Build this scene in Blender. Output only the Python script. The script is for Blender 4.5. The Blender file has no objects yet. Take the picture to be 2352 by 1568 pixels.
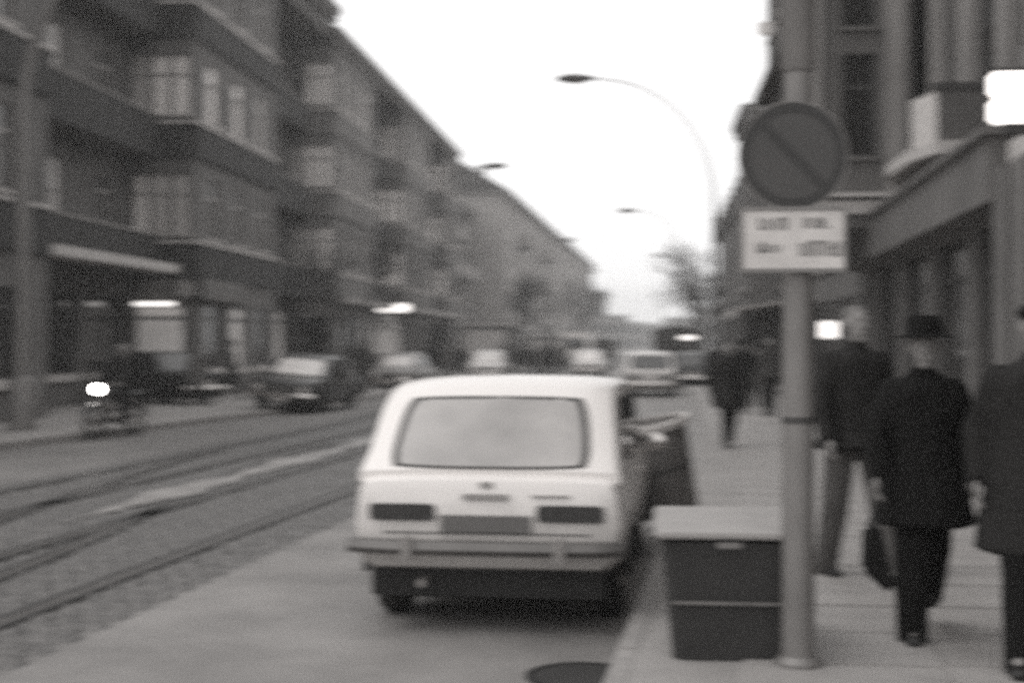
import bpy, bmesh, math, random
import numpy as np
from mathutils import Vector, Matrix
from mathutils.bvhtree import BVHTree
random.seed(7)
S = bpy.context.scene
COL = S.collection
R = math.radians

# ------------------------------------------------------------------ camera
F = 3267.0; CZ = 1.72; PAV = 0.12
TH = math.atan((1485 - 1176) / F)
cam = bpy.data.cameras.new('camera'); co = bpy.data.objects.new('camera', cam); COL.objects.link(co)
cam.lens = 50; cam.sensor_width = 36; cam.clip_end = 3000; cam.clip_start = 0.05
co.location = (0, 0, CZ)
co.rotation_euler = (R(90) + math.atan(6 / F), 0, TH)
cam.dof.use_dof = True
cam.dof.focus_distance = 2.4
cam.dof.aperture_fstop = 4.9
cam.dof.aperture_ratio = 0.32
S.camera = co
# ------------------------------------------------------------------ sky
W = bpy.data.worlds.new('World'); S.world = W; W.use_nodes = True
nt = W.node_tree; nt.nodes.clear()
SUN_EL, SUN_AZ = 58, -115      # azimuth from +Y, clockwise positive
sky = nt.nodes.new('ShaderNodeTexSky'); sky.sky_type = 'NISHITA'; sky.sun_disc = False
sky.sun_elevation = R(SUN_EL); sky.sun_rotation = R(SUN_AZ); sky.air_density = 1.6; sky.dust_density = 6
bw = nt.nodes.new('ShaderNodeRGBToBW'); tint = nt.nodes.new('ShaderNodeMixRGB'); tint.blend_type = 'MULTIPLY'
tint.inputs[0].default_value = 1; tint.inputs[2].default_value = (1.0, 0.992, 0.99, 1)
bg = nt.nodes.new('ShaderNodeBackground'); bg.inputs[1].default_value = 0.15
wo = nt.nodes.new('ShaderNodeOutputWorld')
cloud = nt.nodes.new('ShaderNodeMixRGB'); cloud.blend_type = 'MIX'; cloud.inputs[0].default_value = .88   # high overcast evens out the sky
cloud.inputs[2].default_value = (9.8, 9.8, 9.8, 1)
nt.links.new(sky.outputs[0], bw.inputs[0]); nt.links.new(bw.outputs[0], cloud.inputs[1]); nt.links.new(cloud.outputs[0], tint.inputs[1])
nt.links.new(tint.outputs[0], bg.inputs[0]); nt.links.new(bg.outputs[0], wo.inputs[0])
sl = bpy.data.lights.new('sun', 'SUN'); sl.energy = 0.6; sl.angle = R(18); sl.color = (1, .985, .97)
so = bpy.data.objects.new('sun', sl); COL.objects.link(so)
a = R(SUN_AZ); e = R(SUN_EL)
dirv = Vector((math.sin(a) * math.cos(e), math.cos(a) * math.cos(e), math.sin(e)))
so.rotation_euler = dirv.to_track_quat('Z', 'Y').to_euler(); so.location = (0, 0, 60)
S.view_settings.view_transform = 'Standard'; S.view_settings.look = 'None'
S.view_settings.gamma = 1; S.view_settings.use_curve_mapping = False
S.view_settings.exposure = 0.15
S.cycles.use_denoising = False
S.cycles.max_bounces = 5; S.cycles.diffuse_bounces = 3; S.cycles.glossy_bounces = 2
S.cycles.transmission_bounces = 2; S.cycles.volume_bounces = 0; S.cycles.transparent_max_bounces = 4

# ------------------------------------------------------------------ pixel -> world helpers (plan survey of the street)
CT, ST = math.cos(TH), math.sin(TH)
def wx(x, Y):
    u = (x - 1176) / F
    dx, dy = u * CT - ST, u * ST + CT
    return dx / dy * Y
def dep(x, Y):
    u = (x - 1176) / F
    return Y / (u * ST + CT)
def wz(x, y, Y): return CZ + (790 - y) / F * dep(x, Y)
def gnd(x, y, z=0.0):
    d = (CZ - z) * F / (y - 790)
    u = (x - 1176) / F
    return ((u * CT - ST) * d, (u * ST + CT) * d)

# ------------------------------------------------------------------ materials
MATS = {}
def mat(name, g, rough=.8, metal=0., var=.12, scale=3., bump=.0, bscale=30., emit=0., spec=.4, tone=(1.05, 1.0, .965), coat=0., stretch=None):
    if name in MATS: return MATS[name]
    m = bpy.data.materials.new(name); m.use_nodes = True; n = m.node_tree.nodes; l = m.node_tree.links
    b = n['Principled BSDF']
    b.inputs['Roughness'].default_value = rough; b.inputs['Metallic'].default_value = metal
    b.inputs['Specular IOR Level'].default_value = spec
    b.inputs['Coat Weight'].default_value = coat; b.inputs['Coat Roughness'].default_value = .12
    tc = n.new('ShaderNodeTexCoord'); src = tc.outputs['Object']
    if stretch:
        mp = n.new('ShaderNodeMapping'); mp.inputs['Scale'].default_value = stretch
        l.new(src, mp.inputs[0]); src = mp.outputs[0]
    no = n.new('ShaderNodeTexNoise'); no.inputs['Scale'].default_value = scale; no.inputs['Detail'].default_value = 6
    no.inputs['Roughness'].default_value = .62
    l.new(src, no.inputs['Vector'])
    rp = n.new('ShaderNodeValToRGB'); rp.color_ramp.elements[0].position = .28; rp.color_ramp.elements[1].position = .72
    lo, hi = g * (1 - var), g * (1 + var)
    rp.color_ramp.elements[0].color = (lo * tone[0], lo * tone[1], lo * tone[2], 1)
    rp.color_ramp.elements[1].color = (hi * tone[0], hi * tone[1], hi * tone[2], 1)
    l.new(no.outputs[0], rp.inputs[0]); l.new(rp.outputs[0], b.inputs['Base Color'])
    if bump:
        n2 = n.new('ShaderNodeTexNoise'); n2.inputs['Scale'].default_value = bscale; n2.inputs['Detail'].default_value = 5
        l.new(src, n2.inputs['Vector'])
        bm_ = n.new('ShaderNodeBump'); bm_.inputs['Strength'].default_value = bump; bm_.inputs['Distance'].default_value = .03
        l.new(n2.outputs[0], bm_.inputs['Height']); l.new(bm_.outputs[0], b.inputs['Normal'])
    if emit:
        l.new(rp.outputs[0], b.inputs['Emission Color']); b.inputs['Emission Strength'].default_value = emit
    MATS[name] = m; return m
asphalt = mat('asphalt', .15, .7, var=.2, scale=.9, bump=.5, bscale=55)
asphalt_side = mat('asphalt_smooth', .19, .68, var=.34, scale=.7, bump=.4, bscale=60)
cobble_m = mat('cobble_granite', .095, .5, var=.5, scale=5.5, bump=.5, bscale=40)
pave_m = mat('pavement_concrete', .25, .75, var=.18, scale=1.6, bump=.4, bscale=45)
slab_m = mat('granite_slab', .27, .7, var=.16, scale=2.3, bump=.4, bscale=60)
kerb_m = mat('kerb_granite', .24, .7, var=.2, scale=5, bump=.3)
ground_m = mat('packed_earth', .12, .9, var=.3, scale=.2)
steel_m = mat('rail_steel', .16, .42, .8, var=.25, scale=6)
groove_m = mat('rail_groove', .03, .85)
patch_m = mat('paving_painted_sheen', .24, .42, var=.4, scale=1.5, bump=.3)  # paler paving colour that paints in the bright sheen between the tracks
pl_dark = mat('plaster_sooty', .10, .9, var=.28, scale=.9, bump=.3, bscale=12)
pl_band = mat('plaster_dark_parapet', .026, .88, var=.22, scale=1.1, bump=.2, bscale=14)
pl_mid = mat('plaster_grey', .115, .9, var=.26, scale=.8, bump=.3, bscale=12)
pl_light = mat('plaster_pale', .24, .9, var=.2, scale=.9, bump=.3, bscale=12)
stone_l = mat('ledge_stone', .42, .8, var=.16, scale=3)
roof_m = mat('roof_tile_dark', .05, .85, var=.3, scale=2)
glass_d = mat('window_glass_dark', .02, .08, var=.3, spec=.6)
glass_c = mat('window_glass_curtain', .46, .25, var=.22, scale=4, spec=.6, stretch=(6, 6, .6))
glass_l = mat('window_glass_white_curtain', .84, .3, var=.16, scale=4, spec=.6, stretch=(8, 8, .5))
frame_w = mat('frame_painted', .36, .55, var=.1)
frame_d = mat('frame_dark', .04, .5, var=.2)
lit_m = mat('lit_shop_glass', .55, .4, var=.3, scale=3.5, emit=.2, stretch=(1, 1, .4))
neon_m = mat('lit_sign', .9, .4, var=.05, emit=1.6)
lampglow = mat('lit_headlamp', .95, .3, var=.01, emit=26)
metal_p = mat('grey_painted_steel', .17, .5, .3, var=.15, scale=4)
metal_l = mat('lamp_steel', .06, .5, .4, var=.15)
bin_m = mat('grit_bin_dark', .022, .75, var=.25, scale=2.5)
zinc_m = mat('zinc_sheet', .15, .5, .5, var=.3, scale=4)
lid_m = mat('bin_lid_pale', .27, .6, var=.14, scale=3)
rubber = mat('rubber', .018, .8)
chrome = mat('chrome', .62, .18, 1., var=.08)
chrome_d = mat('dull_chrome', .30, .35, .8, var=.15)
under_m = mat('car_underside', .012, .9)
lens_red = mat('tail_lamp_lens', .03, .3, var=.2)
lens_clear = mat('headlight_glass', .6, .15, var=.1)
signred = mat('sign_ring_paint', .024, .55, var=.12)
signblue = mat('sign_field_paint', .046, .5, var=.12)
signwhite = mat('sign_plate_paint', .50, .55, var=.18, scale=6)
signink = mat('sign_ink', .07, .7)
skin_m = mat('skin', .20, .6, var=.1)
hair_g = mat('hair_fair', .12, .8, var=.3, scale=40)
hair_d = mat('hair_dark', .03, .8, var=.3, scale=40)
cloth = {k: mat('cloth_' + k, v, .95, var=.22, scale=6, bump=.4, bscale=25, spec=.15) for k, v in
         dict(black=.007, charcoal=.018, slate=.045, grey=.10, light=.2).items()}
leather = mat('shoe_leather', .015, .45)
bark = mat('bark', .055, .9, var=.35, scale=8)
haze_tree = mat('far_twigs', .09, .9, var=.3)
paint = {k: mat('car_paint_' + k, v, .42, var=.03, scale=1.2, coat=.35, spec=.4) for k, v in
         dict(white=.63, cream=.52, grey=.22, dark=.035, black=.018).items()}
fog_glass = mat('misted_glass', .30, .30, var=.32, scale=1.3, spec=.6)
car_glass = mat('car_glass', .03, .06, var=.2, spec=.7)
canvas_m = mat('truck_canvas', .06, .9, var=.2, scale=2)

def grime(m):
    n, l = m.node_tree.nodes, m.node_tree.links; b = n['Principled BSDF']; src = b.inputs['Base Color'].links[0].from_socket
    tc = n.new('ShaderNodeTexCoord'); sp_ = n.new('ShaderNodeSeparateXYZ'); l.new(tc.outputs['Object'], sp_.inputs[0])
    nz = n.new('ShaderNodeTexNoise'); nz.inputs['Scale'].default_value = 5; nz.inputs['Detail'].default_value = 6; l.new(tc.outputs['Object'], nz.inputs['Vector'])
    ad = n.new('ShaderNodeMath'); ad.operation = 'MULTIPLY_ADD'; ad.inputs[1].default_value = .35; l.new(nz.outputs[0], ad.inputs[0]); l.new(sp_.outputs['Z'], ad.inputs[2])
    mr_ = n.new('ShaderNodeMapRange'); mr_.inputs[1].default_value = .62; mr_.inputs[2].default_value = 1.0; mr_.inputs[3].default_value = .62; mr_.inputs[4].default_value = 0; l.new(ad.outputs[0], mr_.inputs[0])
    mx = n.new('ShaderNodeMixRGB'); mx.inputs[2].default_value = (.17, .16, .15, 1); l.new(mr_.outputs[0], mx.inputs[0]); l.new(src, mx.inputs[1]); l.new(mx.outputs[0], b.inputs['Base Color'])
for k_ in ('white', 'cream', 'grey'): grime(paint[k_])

# ------------------------------------------------------------------ object helpers
def tag(o, label=None, cat=None, group=None, kind=None):
    if label: o['label'] = label
    if cat: o['category'] = cat
    if group: o['group'] = group
    if kind: o['kind'] = kind
    return o
def empty(name, loc, label=None, cat=None, group=None, rz=0, kind=None):
    o = bpy.data.objects.new(name, None); COL.objects.link(o); o.location = loc; o.rotation_euler.z = rz
    o.empty_display_size = .3
    return tag(o, label, cat, group, kind)
class MB:
    def __init__(s): s.v = []; s.f = []
    def add(s, vs, fs):
        n = len(s.v); s.v += [tuple(p) for p in vs]; s.f += [tuple(i + n for i in f) for f in fs]; return s
    def quad(s, a, b, c, d): return s.add([a, b, c, d], [(0, 1, 2, 3)])
    def box(s, x0, x1, y0, y1, z0, z1, fn=None):
        vs = [(x, y, z) for z in (z0, z1) for y in (y0, y1) for x in (x0, x1)]
        if fn: vs = [fn(*p) for p in vs]
        return s.add(vs, [(0, 2, 3, 1), (4, 5, 7, 6), (0, 1, 5, 4), (2, 6, 7, 3), (0, 4, 6, 2), (1, 3, 7, 5)])
    def prism(s, poly, z0, z1):
        n = len(poly); vs = [(p[0], p[1], z0) for p in poly] + [(p[0], p[1], z1) for p in poly]
        return s.add(vs, [tuple(range(n))[::-1], tuple(range(n, 2 * n))] + [(i, (i + 1) % n, n + (i + 1) % n, n + i) for i in range(n)])
    def rings(s, rings, cap=True, close=True):
        n = len(rings[0]); vs = [p for r in rings for p in r]; fs = []
        for k in range(len(rings) - 1):
            for i in range(n if close else n - 1):
                j = (i + 1) % n; fs.append((k * n + i, k * n + j, (k + 1) * n + j, (k + 1) * n + i))
        if cap: fs += [tuple(range(n))[::-1], tuple(range((len(rings) - 1) * n, len(rings) * n))]
        return s.add(vs, fs)
    def tube(s, pts, rad, n=8, cap=True):
        pts = [Vector(p) for p in pts]; rs = rad if isinstance(rad, (list, tuple)) else [rad] * len(pts); out = []
        up = None
        for i, p in enumerate(pts):
            t = (pts[min(i + 1, len(pts) - 1)] - pts[max(i - 1, 0)]).normalized()
            if up is None or abs(up.dot(t)) > .95: up = Vector((0, 0, 1)) if abs(t.z) < .9 else Vector((1, 0, 0))
            a = t.cross(up).normalized(); b = t.cross(a); up = -b if False else up
            out.append([tuple(p + (a * math.cos(q) + b * math.sin(q)) * rs[i]) for q in [2 * math.pi * k / n for k in range(n)]])
        return s.rings(out, cap)
    def lathe(s, prof, c=(0, 0, 0), axis='z', n=24, sx=1, sy=1):
        out = []
        for r, h in prof:
            ring = []
            for k in range(n):
                q = 2 * math.pi * k / n; x, y = r * math.cos(q) * sx, r * math.sin(q) * sy
                p = (x, y, h) if axis == 'z' else ((h, x, y) if axis == 'x' else (x, h, y))
                ring.append((p[0] + c[0], p[1] + c[1], p[2] + c[2]))
            out.append(ring)
        return s.rings(out, True)
    def build(s, name, m, parent=None, smooth=False, bevel=0, world=True, kind=None, subsurf=0):
        me = bpy.data.meshes.new(name)
        vs = s.v
        if parent is not None and world:
            o = parent.location
            vs = [(p[0] - o.x, p[1] - o.y, p[2] - o.z) for p in vs]
        me.from_pydata(vs, [], s.f)
        bm = bmesh.new(); bm.from_mesh(me)
        bmesh.ops.recalc_face_normals(bm, faces=bm.faces)
        if bevel: bmesh.ops.bevel(bm, geom=[e for e in bm.edges if len(e.link_faces) == 2 and e.calc_face_angle(0) > .5], offset=bevel, segments=2, affect='EDGES', clamp_overlap=True)
        bm.to_mesh(me); bm.free()
        if isinstance(m, (list, tuple)):
            for q in m: me.materials.append(q)
        else: me.materials.append(m)
        if smooth: me.polygons.foreach_set('use_smooth', [True] * len(me.polygons))
        ob = bpy.data.objects.new(name, me); COL.objects.link(ob)
        if parent is not None: ob.parent = parent
        if kind: ob['kind'] = kind
        if smooth: me.set_sharp_from_angle(angle=R(38))
        return ob
def inst(name, me, loc, rz=0, parent=None, scale=None):
    o = bpy.data.objects.new(name, me); COL.objects.link(o)
    o.location = Vector(loc) - (parent.location if parent is not None and parent.type == 'EMPTY' and parent.parent is None and parent.rotation_euler.z == 0 else Vector()) if parent is not None else Vector(loc)
    o.rotation_euler.z = rz
    if parent is not None: o.parent = parent
    if scale: o.scale = scale
    return o
def copy_tree(o, parent=None):
    c = o.copy(); COL.objects.link(c)
    if parent is not None: c.parent = parent
    for ch in list(o.children): copy_tree(ch, c)
    return c

# ------------------------------------------------------------------ ground, road, kerbs
g = MB(); g.quad((-900, -60, -.06), (900, -60, -.06), (900, 1500, -.06), (-900, 1500, -.06)); g.build('ground', ground_m, kind='structure')
vp = (1690 - 1485) / F
def lineX(m, Y):                      # ground line of picture slope m, heading slightly right near the camera, then down the street
    X0 = -CZ / m
    Yb = 30.
    return (X0 + vp * min(Y, Yb)) * .995
RK = [(-8, -.95), (4, -.42), (8, -.13), (12, .13), (20, .65), (28, 1.08), (40, 1.35), (70, 1.55), (130, 2.2), (420, 9)]
LK = [(-8, -12.3), (10, -11.3), (22, -10.35), (30, -9.45), (36, -8.75), (44, -8.45), (60, -8.6), (110, -8.3), (220, -4.6), (420, 1.5)]
def interp(T, Y):
    for (a, b), (c, d) in zip(T, T[1:]):
        if Y <= c: return b + (d - b) * (Y - a) / (c - a)
    return T[-1][1]
ys = [-8, -2, 4, 8, 12, 16, 20, 24, 28, 32, 36, 40, 44, 52, 60, 70, 90, 110, 130, 170, 220, 300, 420]
def strip(fa, fb, z, name, m, kind='structure', parent=None, Y0=-8, Y1=420):
    s = MB(); yy = [y for y in ys if Y0 <= y <= Y1]
    for y0, y1 in zip(yy, yy[1:]):
        s.quad((fa(y0), y0, z), (fb(y0), y0, z), (fb(y1), y1, z), (fa(y1), y1, z))
    return s.build(name, m, parent, kind=kind)
EDGE = lambda Y: lineX(.455, Y)
strip(lambda y: interp(LK, y) - .05, lambda y: EDGE(y) + .01, 0, 'road', asphalt)
strip(EDGE, lambda y: interp(RK, y) + .05, .004, 'parking_lane', asphalt_side)
def pavement(T, sgn, name):
    s = MB()
    for y0, y1 in zip(ys, ys[1:]):
        a0, a1 = interp(T, y0), interp(T, y1); far = 14 * sgn
        a0 += .12 * sgn; a1 += .12 * sgn
        s.add([(a0, y0, -.04), (a0 + far, y0, -.04), (a1 + far, y1, -.04), (a1, y1, -.04),
               (a0, y0, PAV), (a0 + far, y0, PAV), (a1 + far, y1, PAV), (a1, y1, PAV)], [(4, 5, 6, 7), (0, 1, 5, 4), (0, 4, 7, 3)])
    return s.build(name, pave_m, kind='structure')
pv_r = pavement(RK, 1, 'pavement'); pv_l = pavement(LK, -1, 'opposite_pavement')
# kerb stones, each its own piece
kb = MB(); kb.box(-.5, .49, -.06, .06, -.05, PAV + .006); km = kb.build('kerb_stone', kerb_m, pv_r, bevel=.012, world=False)
kmesh = km.data; first = True
def kerbs(T, par, Y0, Y1):
    global first
    y = Y0; L = 1.0
    while y < Y1:
        a, b = interp(T, y), interp(T, y + L)
        if first: o = km; first = False
        else: o = bpy.data.objects.new('kerb_stone', kmesh); COL.objects.link(o); o.parent = par
        s_ = .07 if par is pv_r else -.07
        o.location = ((a + b) / 2 + s_, y + L / 2, random.uniform(-.004, .004)); o.rotation_euler.z = math.atan2(L, b - a)
        y += math.cos(math.atan((b - a) / L)) * L
kerbs(RK, pv_r, 5.5, 60); kerbs(LK, pv_l, 18, 70)
# granite paving slabs on the near pavement
sm = MB(); sm.box(-.492, .492, -.392, .392, -.05, .012); sm0 = sm.build('paving_slab', slab_m, pv_r, bevel=.008, world=False); used = False
for j in range(46):
    Y = 5.2 + j * .8
    base = interp(RK, Y) + 1.15
    for i in range(3 if Y < 28 else 0):
        o = sm0 if not used else bpy.data.objects.new('paving_slab', sm0.data)
        if used: COL.objects.link(o); o.parent = pv_r
        used = True
        o.location = (base + i * 1.0, Y, PAV + random.uniform(-.004, .003)); o.rotation_euler = (random.uniform(-.003, .003), random.uniform(-.003, .003), -R(3) if Y < 28 else 0)
# cobbles of the tram bed: one mass of individually shaped stones
def cobbles():
    V = []; Fc = []; n = 0; rng = random.Random(3)
    Y = 4.6; row = 0
    while Y < 44:
        st = .17 if Y < 24 else .3
        xe = EDGE(Y); x = lineX(.195, Y) + (row % 2) * st / 2
        while x < xe - st * .4:
            w = st * rng.uniform(.42, .47); d = st * rng.uniform(.41, .46); h = .016 + rng.uniform(-.006, .008)
            cx, cy = x + rng.uniform(-.008, .008), Y + rng.uniform(-.01, .01); t = .72; tx, ty = rng.uniform(-.004, .004), rng.uniform(-.004, .004)
            b = [(cx - w, cy - d, 0.001), (cx + w, cy - d, 0.001), (cx + w, cy + d, 0.001), (cx - w, cy + d, 0.001)]
            tt = [(cx - w * t, cy - d * t, h - tx - ty), (cx + w * t, cy - d * t, h + tx - ty), (cx + w * t, cy + d * t, h + tx + ty), (cx - w * t, cy + d * t, h - tx + ty)]
            V += b + tt; Fc += [(n + 4, n + 5, n + 6, n + 7), (n, n + 1, n + 5, n + 4), (n + 1, n + 2, n + 6, n + 5), (n + 2, n + 3, n + 7, n + 6), (n + 3, n, n + 4, n + 7)]
            n += 8; x += st
        Y += st; row += 1
    me = bpy.data.meshes.new('cobblestones'); me.from_pydata(V, [], Fc); me.materials.append(cobble_m)
    o = bpy.data.objects.new('cobblestones', me); COL.objects.link(o); o['kind'] = 'stuff'
cobbles()
# tram rails
trk = empty('tram_track', (0, 0, 0), kind='structure')
def rail(fx, Y0, Y1, groove=True):
    s = MB(); t = MB(); yy = [Y0 + (Y1 - Y0) * k / 40 for k in range(41)]
    for y0, y1 in zip(yy, yy[1:]):
        for (a, b, z, q) in ((-.05, .045, .026, s), (-.115, -.052, .027, t), (.046, .10, .0275, t)):
            q.quad((fx(y0) + a, y0, z), (fx(y0) + b, y0, z), (fx(y1) + b, y1, z), (fx(y1) + a, y1, z))
    o = s.build('rail', steel_m, trk); t.build('groove', groove_m, o)
rl = lambda m: (lambda Y: lineX(m, Y))
for m in (.385, .293, .2355, .205): rail(rl(m), 4, 150)
def cross(Y):                          # crossover between the two tracks
    t = min(max((Y - 7) / 16, 0), 1); t = t * t * (3 - 2 * t)
    return lineX(.33, Y) * (1 - t) + lineX(.25, Y) * t
rail(cross, 6, 24)
rail(lambda Y: cross(Y) - 1.3 , 6, 22)
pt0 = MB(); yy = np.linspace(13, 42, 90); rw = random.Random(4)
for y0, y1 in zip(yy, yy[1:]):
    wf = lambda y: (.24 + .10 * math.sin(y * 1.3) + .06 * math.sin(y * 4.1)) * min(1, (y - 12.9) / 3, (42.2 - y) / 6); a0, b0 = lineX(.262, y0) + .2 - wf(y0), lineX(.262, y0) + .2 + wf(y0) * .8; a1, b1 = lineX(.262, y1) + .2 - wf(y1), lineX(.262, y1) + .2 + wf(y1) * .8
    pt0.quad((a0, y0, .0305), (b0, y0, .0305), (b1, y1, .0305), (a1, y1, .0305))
pt0.build('painted_sheen_strip', patch_m, kind='structure')  # pale strip stands in for the reflected streak along the rails
# drain grate and patch near the kerb
gx, gy = gnd(1340, 1556, 0)
dg = empty('manhole_cover', (gx, gy, .006), 'dark round iron manhole cover in the road at the bottom edge, left of the kerb', 'manhole cover')
MB().lathe([(.30, .0), (.30, .012), (.27, .014), (.27, .004)], (gx, gy, .006), n=40).build('rim', under_m, dg, smooth=True)
MB().lathe([(.265, .0), (.262, .009), (.01, .010)], (gx, gy, .006), n=40).build('lid', bin_m, dg, smooth=True)

# ------------------------------------------------------------------ buildings
class Fr:
    def __init__(s, o, du, out): s.o = Vector(o); s.u = Vector(du).normalized(); s.n = Vector(out).normalized()
    def p(s, u, d, z): q = s.o + s.u * u + s.n * d; return (q.x, q.y, z)
    def rot(s): return math.atan2(s.n.x, -s.n.y)
def panel(mb, fr, u0, u1, z0, z1, holes=(), d=0., dep_=.18):
    us = sorted({u0, u1} | {h[0] for h in holes} | {h[1] for h in holes}); zs = sorted({z0, z1} | {h[2] for h in holes} | {h[3] for h in holes})
    for a, b in zip(us, us[1:]):
        for c, e_ in zip(zs, zs[1:]):
            mu, mz = (a + b) / 2, (c + e_) / 2
            if any(h[0] < mu < h[1] and h[2] < mz < h[3] for h in holes): continue
            mb.quad(fr.p(a, d, c), fr.p(b, d, c), fr.p(b, d, e_), fr.p(a, d, e_))
    for (a, b, c, e_) in holes:
        for (p, q) in (((a, c), (b, c)), ((b, c), (b, e_)), ((b, e_), (a, e_)), ((a, e_), (a, c))):
            mb.quad(fr.p(p[0], d, p[1]), fr.p(q[0], d, q[1]), fr.p(q[0], d - dep_, q[1]), fr.p(p[0], d - dep_, p[1]))
WC = {}
def winmesh(w, h, glass, fm, style='casement', sub=True):
    k = (round(w, 2), round(h, 2), glass.name, fm.name, style)
    if k in WC: return WC[k]
    f = MB(); t = .07 if w > .8 else .05; D0, D1 = .09, .15
    f.box(-w / 2, -w / 2 + t, D0, D1, 0, h); f.box(w / 2 - t, w / 2, D0, D1, 0, h)
    f.box(-w / 2 + t, w / 2 - t, D0, D1, 0, t); f.box(-w / 2 + t, w / 2 - t, D0, D1, h - t, h)
    if style == 'casement':
        zt = h * .68
        f.box(-w / 2 + t, w / 2 - t, D0 - .02, D1, zt - .04, zt + .03)
        if w > .7: f.box(-.035, .035, D0 - .01, D1, t, zt - .04); f.box(-.02, .02, D0 + .01, D1, zt + .03, h - t)
    elif style == 'shop':
        nb = max(1, int(w / 1.3)); zt = h * .78
        f.box(-w / 2 + t, w / 2 - t, D0 - .02, D1, zt - .04, zt + .04)
        for i in range(1, nb): x = -w / 2 + w * i / nb; f.box(x - .03, x + .03, D0 - .01, D1, t, zt - .04)
    o = f.build('tmp', fm); fm_ = o.data; bpy.data.objects.remove(o)
    q = MB().box(-w / 2 + .01, w / 2 - .01, .12, .14, .01, h - .01); o = q.build('tmp', glass); gm = o.data; bpy.data.objects.remove(o)
    q = MB().box(-w / 2 - .08, w / 2 + .08, -.10, .14, -.07 if style != 'shop' else -.2, -.004); o = q.build('tmp', stone_l if (fm is frame_w or style == 'shop') else pl_mid); sm_ = o.data; bpy.data.objects.remove(o)
    WC[k] = (fm_, gm, sm_); return WC[k]
def window(root, fr, uc, z, w, h, glass, fm=frame_w, style='casement', d=0., sub=True, sill=True):
    a, b, c = winmesh(w, h, glass, fm, style)
    o = bpy.data.objects.new('window', a); COL.objects.link(o); o.parent = root
    o.location = Vector(fr.p(uc, d, z)) - root.location; o.rotation_euler.z = fr.rot()
    p = bpy.data.objects.new('pane', b); COL.objects.link(p); p.parent = o
    if sill: q = bpy.data.objects.new('sill', c); COL.objects.link(q); q.parent = o
    return o
def pick(a=.45, b=.35): r = random.random(); return glass_d if r < a else (glass_c if r < a + b else glass_l)
def obox(mb, fr, u0, u1, d0, d1, z0, z1):
    vs = [fr.p(u, d, z) for z in (z0, z1) for d in (d0, d1) for u in (u0, u1)]
    mb.add(vs, [(0, 2, 3, 1), (4, 5, 7, 6), (0, 1, 5, 4), (2, 6, 7, 3), (0, 4, 6, 2), (1, 3, 7, 5)])

FL = [3.9, 7.35, 10.8, 14.2]           # storey floors of the long block on the left
def bay(root, fr, u0, u1, d, H, m, near_w=True, shop=None):
    """full-height projecting bay: street face, near side face, with windows"""
    s = MB(); L = u1 - u0
    cols = [u0 + L * t for t in ((.2, .5, .8) if L > 6 else (.28, .72))]
    holes = []; wins = []
    for z in FL[:3]:
        for c in cols:
            holes.append((c - .55, c + .55, z + .95, z + 2.75)); wins.append((c, z + .95, 1.1, 1.8))
    gz = [(c - .75, c + .75, 1.0, 2.9) for c in cols]
    panel(s, fr, u0, u1, PAV - .02, H, holes + gz, d)
    nf = Fr(fr.p(u0, 0, 0)[:2], fr.n, -fr.u)       # near face, looks at the camera
    nh = []; nw = []
    for z in FL[:3]:
        for c in (.42, 1.02, 1.62) if d > 1.5 else (d / 2,):
            nh.append((c - .25, c + .25, z + 1.0, z + 2.75)); nw.append((c, z + 1.0, .5, 1.75))
    gh = (.2, d - .3, 1.15, 2.85)
    panel(s, nf, 0, d, PAV - .02, H, nh + [gh], 0)
    ff = Fr(fr.p(u1, 0, 0)[:2], fr.n, fr.u); panel(s, ff, 0, d, PAV - .02, H, [], 0)
    s.build('bay_wall', m, root)
    for c, z, w, h in wins: window(root, fr, c, z, w, h, pick(.4, .4), d=d)
    for c, z, w, h in nw: window(root, nf, c, z, w, h, pick(.1, .35))
    window(root, nf, (gh[0] + gh[1]) / 2, gh[2], gh[1] - gh[0], gh[3] - gh[2], lit_m if shop == 'lit' else glass_d, frame_d, 'shop')
    for i, (a_, b_, c_, e_) in enumerate(gz):
        window(root, fr, (a_ + b_) / 2, c_, b_ - a_, e_ - c_, lit_m if (shop == 'lit' and i == 1) else pick(.8, .2), frame_d, 'shop', d=d)
    for z in FL[:3]:                   # parapet belts with rounded corners carry the balcony line round the bay
        q = MB(); e_ = .12; prof = []
        for k in range(9):
            t = math.pi / 2 * k / 8; prof.append((u0 - e_ + .45 * (1 - math.sin(t)), d + e_ - .45 * (1 - math.cos(t))))
        prof = [(u0 - e_, .0)] + prof[::-1] + [(u1 - .003, d + e_), (u1 - .003, d + .003), (u0 - .003, d + .003), (u0 - .003, .0)]
        q.prism([fr.p(a_, b_, 0)[:2] for a_, b_ in prof], z - .24, z + .715); q.build('parapet_belt', pl_band if m is pl_dark else m, root)
    for z in FL[:3]:                   # sill courses, slightly proud
        q = MB(); obox(q, fr, u0 - .17, u1 + .0, d + .002, d + .17, z + .72, z + .80); obox(q, nf, .0, d, .002, .17, z + .722, z + .802)
        q.build('sill_course', stone_l, root)
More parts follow.
